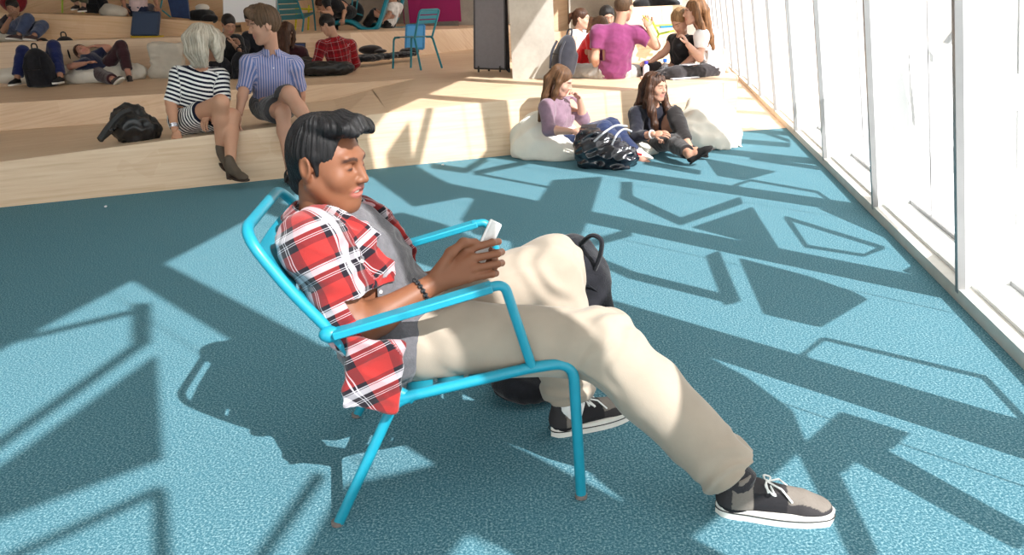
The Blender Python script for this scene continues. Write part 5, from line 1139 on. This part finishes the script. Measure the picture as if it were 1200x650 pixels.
# ---- bottles, papers, phone
def bottle(label, base, h, capc, body, group=None, liquid=None):
    t = empty('bottle', base); tag(t, label, 'bottle')
    b = MB(); b.lathe([(.002, 0), (.032, .001), (.034, .01), (.034, h*.62), (.030, h*.72), (.016, h*.80), (.015, h*.86)], n=16); b.build('body', body, t)
    b = MB(); b.lathe([(.02, h*.84), (.021, h*.85), (.021, h), (.018, h+.003)], n=16); b.build('cap', capc, t); return t
def m_clear():
    t = NT('clear_plastic').base(.05, .5); t.b.inputs['Transmission Weight'].default_value = .85; t.b.inputs['Base Color'].default_value = (.9, .92, .95, 1); t.b.inputs['Alpha'].default_value = .55; return t.m
M_CLEAR = m_clear()
gb = lambda x, y: gz(x, y, .50)
bottle('clear water bottle with bright blue cap on the block behind the long dark hair', gb(779, 92), .20, mat('blue_cap', srgb(40, 110, 220), .4), M_CLEAR)
bottle('short white bottle with violet cap, left of the blue capped bottle', gb(757, 91), .17, mat('violet_cap', srgb(80, 70, 190), .4), mat('milky_plastic', srgb(215, 215, 225), .3))
def papers(label, c, w, d, rz, n=3):
    t = empty('notebook', c, rz); tag(t, label, 'notebook')
    b = MB(); b.box((0, 0, .006), (w, d, .012), None, .001); b.build('pages', mat('paper_white', srgb(238, 238, 242), .8), t); b = MB(); b.box((0, 0, .0008), (w+.006, d+.006, .0016)); b.build('cover', mat('cover_grey', srgb(120, 126, 150), .6), t)
    return t
papers('open white notebook lying at the block edge in front of the girls', gb(799, 92)+V(0, 0, .004), .30, .20, .25)
papers('white sheet pad resting on the thigh of the girl in white T-shirt', at(808, 76, 8.34), .18, .12, .6)
pc = empty('pencil', at(756, 20, 8.5)); tag(pc, 'yellow pencil in the raised hand of the man in magenta', 'pencil')
b = MB(); b.tube([at(753, 18, 8.5), at(760, 25, 8.5)], .006, 6); b.build('shaft', mat('yellow_pencil', srgb(210, 170, 50)), pc, True)
ph2 = empty('phone', at(690, 148, 6.55)); tag(ph2, 'dark phone in the hand of the woman in mauve', 'phone')
b = MB(); b.box((0, 0, 0), (.13, .065, .009), frame(V(.3, 1, .4)), .003); b.build('case', mat('dark_phone', srgb(40, 36, 40), .2, .6), ph2)
# litter on the carpet
for (x, y, lab) in ((124, 243, 'small crumpled white paper scrap on the shaded carpet at left'), (519, 194, 'small folded white paper scrap on the carpet near the foot of the step')):
    b = MB(); b.ico(gz(x, y)+V(0, 0, .008), (.022, .012, .008), frame(V(1, .4, .2)), 1); tag(b.build('paper_scrap', mat('paper_white', srgb(238, 238, 242), .8)), lab, 'scrap')
# ---- laptop beside the checked shirt
t = empty('laptop', at(352, 74, 11.3)); tag(t, 'laptop with pale blue screen open on the lap of the man in red check', 'laptop')
b = MB(); p0, p1, p2, p3 = at(341, 70, 11.4), at(358, 70, 11.4), at(358, 50, 11.55), at(341, 50, 11.55); b.prism([p0, p1, p2, p3], V(0, .012, 0)); o = b.build('lid', mat('laptop_dark', srgb(50, 52, 60), .4), t, True)
b = MB(); q0 = V(0, -.003, 0); b.prism([lerp(p0, p2, .06)+q0, lerp(p1, p3, .06)+q0, lerp(p2, p0, .06)+q0, lerp(p3, p1, .06)+q0], V(0, .002, 0)); b.build('screen', mat('laptop_screen', srgb(70, 84, 128), .2, .6), t, True)
b = MB(); b.prism([p0, p1, p1+V(.02, -.2, -.03), p0+V(.02, -.2, -.03)], V(0, 0, .012)); b.build('keyboard_deck', mat('laptop_grey', srgb(150, 150, 155), .4, .5, .4), t, True)
# ---- boards
M_SLATE = mat('slate_blue_panel', srgb(58, 72, 98), .6, .3, 0, .06, 5)
def board(label, x0, y0, x1, y1, Y, m, depth=.03, lean=.08, name='panel_board', cat='board', tilt=0, base=None):
    t = empty(name, at((x0+x1)/2, y1, Y)); tag(t, label, cat)
    A, B_, C_, D_ = at(x0, y1, Y), at(x1, y1+tilt, Y), at(x1+(0 if not tilt else 0), y0+tilt, Y), at(x0, y0, Y); C_ = C_+V(0, lean, 0); D_ = D_+V(0, lean, 0)
    b = MB(); b.prism([A, B_, C_, D_], V(0, depth, 0)); b.build('panel', m, t, True)
    b = MB()
    for p, q in ((A, B_), (B_, C_), (C_, D_), (D_, A)): b.tube([p+V(0, depth/2, 0), q+V(0, depth/2, 0)], depth*.62, 6)
    b.build('edging', mat(m.name+'_edge', tuple(c*.7 for c in list(srgb(58, 72, 98))[:3])+(1,) if 'slate' in m.name else srgb(60, 140, 200) if 'sky' in m.name else srgb(60, 60, 62), .5), t, True)
    return t
t = board('slate blue square board standing against the riser on the upper left step', 154, 15, 184, 41, 13.3, M_SLATE, .04)
b = MB(); b.prism([at(153, 43.5, 13.1), at(188, 43, 13.1), at(192, 41.5, 13.4), at(153, 41.5, 13.4)], V(0, 0, -.03)); tag(b.build('mat_pad', mat('yellow_foam', srgb(214, 182, 30), .8)), 'thin yellow foam pad under the slate blue board', 'mat')
t = board('light blue square board behind the teal metal chair', 475.5, 30, 496, 57, 14.2, mat('sky_blue_panel', srgb(92, 172, 232), .5, .3, 0, .03, 5), .04, .15, tilt=0)
t = empty('lounge_chair', at(206, 20, 14.4)); tag(t, 'navy blue sling of a lounger leaning on the top step, cropped by the frame', 'chair')
b = MB(); b.prism([at(201, 20, 14.3), at(222, 22, 14.3), at(216, -30, 14.6), at(190, -30, 14.6)], V(0, .05, 0)); b.build('sling', cloth('navy_sling', srgb(44, 62, 100)), t, True)
for (a, c) in (((186, 20), (190, 0)), ((190, 12), (200, 20))):
    b = MB(); b.tube([at(*a, 14.2), at(*c, 14.3)], .014, 8); b.build('leg', mat('teal_metal', srgb(20, 120, 130), .35, .5), t, True)
# ---- whiteboard on the tread behind the man in blue
t = empty('whiteboard', at(290, 34, 13.0)); tag(t, 'white board standing behind the man with glasses, cropped by the frame', 'whiteboard')
b = MB(); b.prism([at(262, 27, 13.0), at(324, 24, 13.2), at(323, -60, 13.2), at(260, -60, 13.0)], V(0, .03, 0)); b.build('panel', mat('whiteboard_surface', srgb(226, 226, 228), .35, .5, 0, .01, 2), t, True)
for x, yy in ((262, 27), (324, 24)):
    b = MB(); b.tube([at(x, -60, 13.1), at(x, yy, 13.1), at(x, 74, 13.1)], .012, 8); b.build('leg', M_CAP, t, True)
# ---- grey display board on castors
t = empty('display_board', V(-.15, 10.1, .5)); tag(t, 'tall grey display board on castors beside the concrete column', 'board')
DBm = mat('grey_felt_panel', srgb(150, 146, 150), .9, .1, 0, .04, 20)
A, B_, C_, D_ = at(556, 80, 10.3), at(592, 81, 10.1), at(590, -90, 10.1), at(555, -90, 10.3)
b = MB(); b.prism([A, B_, C_, D_], V(.01, .03, 0)); b.build('panel', DBm, t, True)
b = MB(); b.prism([B_, at(598, 87, 9.95), at(591, -90, 10.0), C_], V(.0, .05, 0)); b.build('side_panel', mat('dark_panel_edge', srgb(40, 36, 36), .6), t, True)
b = MB(); b.tube([A+V(0, -.012, 0), B_+V(0, -.012, 0)], .012, 6); b.tube([B_+V(0, -.012, 0), C_+V(0, -.012, 0)], .010, 6); b.tube([A+V(0, -.012, 0), D_+V(0, -.012, 0)], .010, 6); b.build('frame', mat('board_frame', srgb(84, 80, 82), .4, .5, .6), t, True)
for x, Y_ in ((561, 10.25), (573, 10.35), (586, 10.1), (597, 10.0)):
    c = at(x, 83.5, Y_); c[2] = .545; b = MB(); b.tube([c+V(-.012, 0, 0), c+V(.012, 0, 0)], .026, 12); b.tube([c, c+V(0, 0, .05)], .009, 6); b.build('castor', mat('castor_black', srgb(50, 48, 48), .4), t, True)
# ---- teal slatted side chair
M_TEAL = mat('teal_powder_coat', srgb(24, 124, 140), .35, .5, 0, .04, 20); M_TEALD = mat('deep_teal_slats', srgb(16, 92, 100), .4, .5, 0, .04, 20)
def legpts(*p): return [at(*q) for q in p]
t = empty('metal_chair', at(488, 80, 11.8)); tag(t, 'teal slatted metal chair standing on the middle step before the light blue board', 'chair')
FL, FR, BL, BR = gz(460.5, 80.5, .52), gz(481.5, 79.5, .52), gz(493.5, 82.5, .52), gz(518, 79.8, .52)
# seat corners above the feet
sFL = at(461.5, 44, FL[1]); sFR = at(482, 41.5, FR[1]); sBL = at(486, 46, BL[1]); sBR = at(506.5, 43, BR[1])
zs = np.mean([p[2] for p in (sFL, sFR, sBL, sBR)])
for p in (sFL, sFR, sBL, sBR): p[2] = zs
for a, s_ in ((FL, sFL), (FR, sFR), (BL, sBL), (BR, sBR)):
    b = MB(); b.tube(arc([a, s_, lerp(s_, (sFL+sFR+sBL+sBR)/4, .3)], .06), .015, 8); b.build('leg', M_TEAL, t, True)
tBL = at(492, 12, BL[1]+.1); tBR = at(515, 11, BR[1]+.1)
b = MB(); b.tube(arc([sBL, tBL, tBR, sBR], .05), .015, 8); b.build('back_frame', M_TEAL, t, True)
for k in range(5):
    u = (k+.5)/5; b = MB(); b.prism([lerp(sFL, sBL, u-.075), lerp(sFR, sBR, u-.075), lerp(sFR, sBR, u+.075), lerp(sFL, sBL, u+.075)], V(0, 0, .012)); b.build('seat_slat', M_TEAL, t, True)
for k in range(3):
    v0, v1 = .97-k*.17, .84-k*.17; b = MB(); b.prism([lerp(sBL, tBL, v0), lerp(sBR, tBR, v0), lerp(sBR, tBR, v1), lerp(sBL, tBL, v1)], V(0, .012, 0)); b.build('back_slat', M_TEAL, t, True)
# ---- dark teal low armchair behind, with a yellow one beyond it
def lowchair(label, pts, Y, ms, mf):
    t = empty('low_armchair', at(pts['f1'][0], pts['f1'][1], Y)); tag(t, label, 'chair')
    a, b_, c, d = [at(*pts[k]) for k in ('bt0', 'bt1', 'bb1', 'bb0')]
    for k in range(6):
        v0, v1 = k/6+.012, (k+1)/6-.012; b = MB(); b.prism([lerp(a, d, v0), lerp(b_, c, v0), lerp(b_, c, v1), lerp(a, d, v1)], V(0, .014, 0)); b.build('back_slat', ms, t, True)
    b = MB(); b.tube(arc([d, a, b_, c], .06), .016, 8); b.build('back_frame', mf, t, True)
    for k in ('f1', 'f2', 'f3'):
        if k in pts: b = MB(); b.tube(arc([at(*pts[k]), at(*pts[k+'t'])], .05), .016, 8); b.build('leg', mf, t, True)
    for q in pts['arm']: b = MB(); b.tube(arc([at(*p) for p in q], .06), .015, 8); b.build('armrest', mf, t, True)
    s0, s1 = at(*pts['s0']), at(*pts['s1'])
    b = MB(); b.prism([c, d, s0, s1], V(0, 0, .015)); b.build('seat', ms, t, True); return t
lowchair('dark teal slatted armchair seen from behind, right of the whiteboard', dict(bt0=(322, -14, 15.0), bt1=(343, -14, 15.3), bb1=(356, 22, 15.0), bb0=(328, 24, 14.7), f1=(354, 39, 14.9), f1t=(356, 22, 14.9), f2=(370, 38, 15.5), f2t=(368, 15, 15.5), f3=(332, 38, 14.7), f3t=(330, 24, 14.7), arm=[[(347, 0, 15.1), (366, -2, 15.5), (368, 15, 15.5)], [(355, 22, 15.0), (368, 15, 15.5)]], s0=(350, 17, 15.6), s1=(368, 15, 15.5)), 15, M_TEALD, M_TEAL)
M_YEL = mat('yellow_powder_coat', srgb(208, 200, 40), .4); M_LIME = mat('lime_powder_coat', srgb(170, 200, 70), .4)
t = empty('metal_chair', at(361, 38, 16)); tag(t, 'yellow metal chair behind the dark teal armchair, only legs and rails in view', 'chair')
for p, q in (((361, 38), (362, 6)), ((346, 36), (348, 8))): b = MB(); b.tube([at(*p, 16), at(*q, 16)], .018, 8); b.build('leg', M_YEL, t, True)
b = MB(); b.tube([at(346, 10, 16), at(366, 11, 16)], .018, 8); b.build('seat_rail', M_YEL, t, True)
t = empty('metal_chair', at(74, 14, 14)); tag(t, 'yellow green metal chair on the top step at upper left, legs only', 'chair')
for x in (73, 97): b = MB(); b.tube([at(x, 15, 13.9), at(x, -30, 13.9)], .015, 8); b.build('leg', M_LIME, t, True)
b = MB(); b.tube([at(73, -6, 13.9), at(97, -6, 13.9)], .015, 8); b.build('seat_rail', M_LIME, t, True)
t = empty('metal_chair', at(775, 40, 10.9)); tag(t, 'lime green wire stool against the lit timber riser behind the girls', 'chair')
for p, q in (((763, 22), (772, 40)), ((772, 40), (790, 36)), ((772, 40), (768, 52)), ((768, 30), (792, 29))): b = MB(); b.tube([at(*p, 10.8), at(*q, 10.8)], .014, 8); b.build('rail', M_LIME, t, True)
b = MB(); b.box(at(781, 31.5, 10.75), (.17, .12, .025)); tag(b.build('book', mat('bright_blue_cover', srgb(40, 130, 190), .5)), 'bright blue book lying on the lime green stool', 'book')
# ---- teal moulded loungers
def lounger(label, prof, Y, w, m):
    """side profile in picture order (foot .. seat .. top of back), extruded towards depth"""
    t = empty('lounger', at(prof[0][0], prof[0][1], Y)); tag(t, label, 'lounge chair')
    P = [at(x, y, Y) for x, y in prof]; P = arc(P, .18, 5)
    b = MB(); b.grid(lambda u, v: (lambda k: lerp(P[int(k)], P[min(int(k)+1, len(P)-1)], k-int(k)))(u*(len(P)-1))+V(-.05, w, 0)*v-V(0, 0, .05*(1-(2*v-1)**2)), 40, 9); b.build('shell', m, t, True, solid=.05)
    b = MB(); q = P[len(P)//2]; b.box(q+V(0, w/2, -.09), (.5, w*.7, .07)); b.build('plinth', m, t, True); return t
M_LOU = mat('teal_moulded_shell', srgb(14, 128, 150), .45, .4, 0, .03, 8)
lounger('front teal moulded lounger on the upper step, back raised to the right', [(389, 27), (400, 24), (412, 25), (424, 34), (440, 35), (448, 14), (454, -8)], 15.4, .62, M_LOU)
lounger('rear teal moulded lounger holding the person in white T-shirt', [(428, 30), (440, 27), (452, 32), (462, 26), (470, 6), (474, -14)], 16.9, .62, M_LOU)
t = empty('metal_chair', at(412, 20, 16)); tag(t, 'teal metal chair behind the front lounger', 'chair')
for p, q in (((411, 30), (413, -2)), ((417, 14), (419, 0)), ((411, 14), (425, 18))): b = MB(); b.tube([at(*p, 16), at(*q, 16)], .015, 8); b.build('rail', M_TEAL, t, True)
soft('bag', 'black bag hanging at the teal chair behind the front lounger', 'bag', [('e', at(417, 14, 16.3), (.16, .1, .2))], BLKC, .014, .01, 3, .04)
b = MB(); b.box(at(459, 33.5, 17.2), (.34, .3, .05)); tag(b.build('timber_plinth', M_WOOD, smooth=False), 'low timber plinth under the rear lounger', 'plinth')
soft('jacket', 'red garment hanging behind the person in jeans at the upper left', 'jacket', [('e', at(14, -2, 13.3), (.22, .12, .22))], cloth('dark_red_cloth', srgb(120, 24, 36)), .014, .014, 3, .05)

# ---- groups of repeated things
_names = {}
for o in list(bpy.data.objects):
    if o.parent is None and 'category' in o: _names.setdefault(o.name.split('.')[0], []).append(o)
_gr = dict(person='people relaxing on the steps and carpet', bean_bag='white bean bags', backpack='backpacks set down beside people', jacket='heaped jackets', bottle='drink bottles on the block', cushion='cushions on the floor', lounger='teal moulded loungers', paper_scrap='paper scraps on the carpet', notebook='notebooks on the block', phone='phones in hands', bag='bags on the upper steps', metal_chair='slatted metal chairs', low_armchair='low metal armchairs')
for n_, l_ in _names.items():
    if len(l_) > 1 and n_ in _gr:
        for o in l_: o['group'] = _gr[n_]
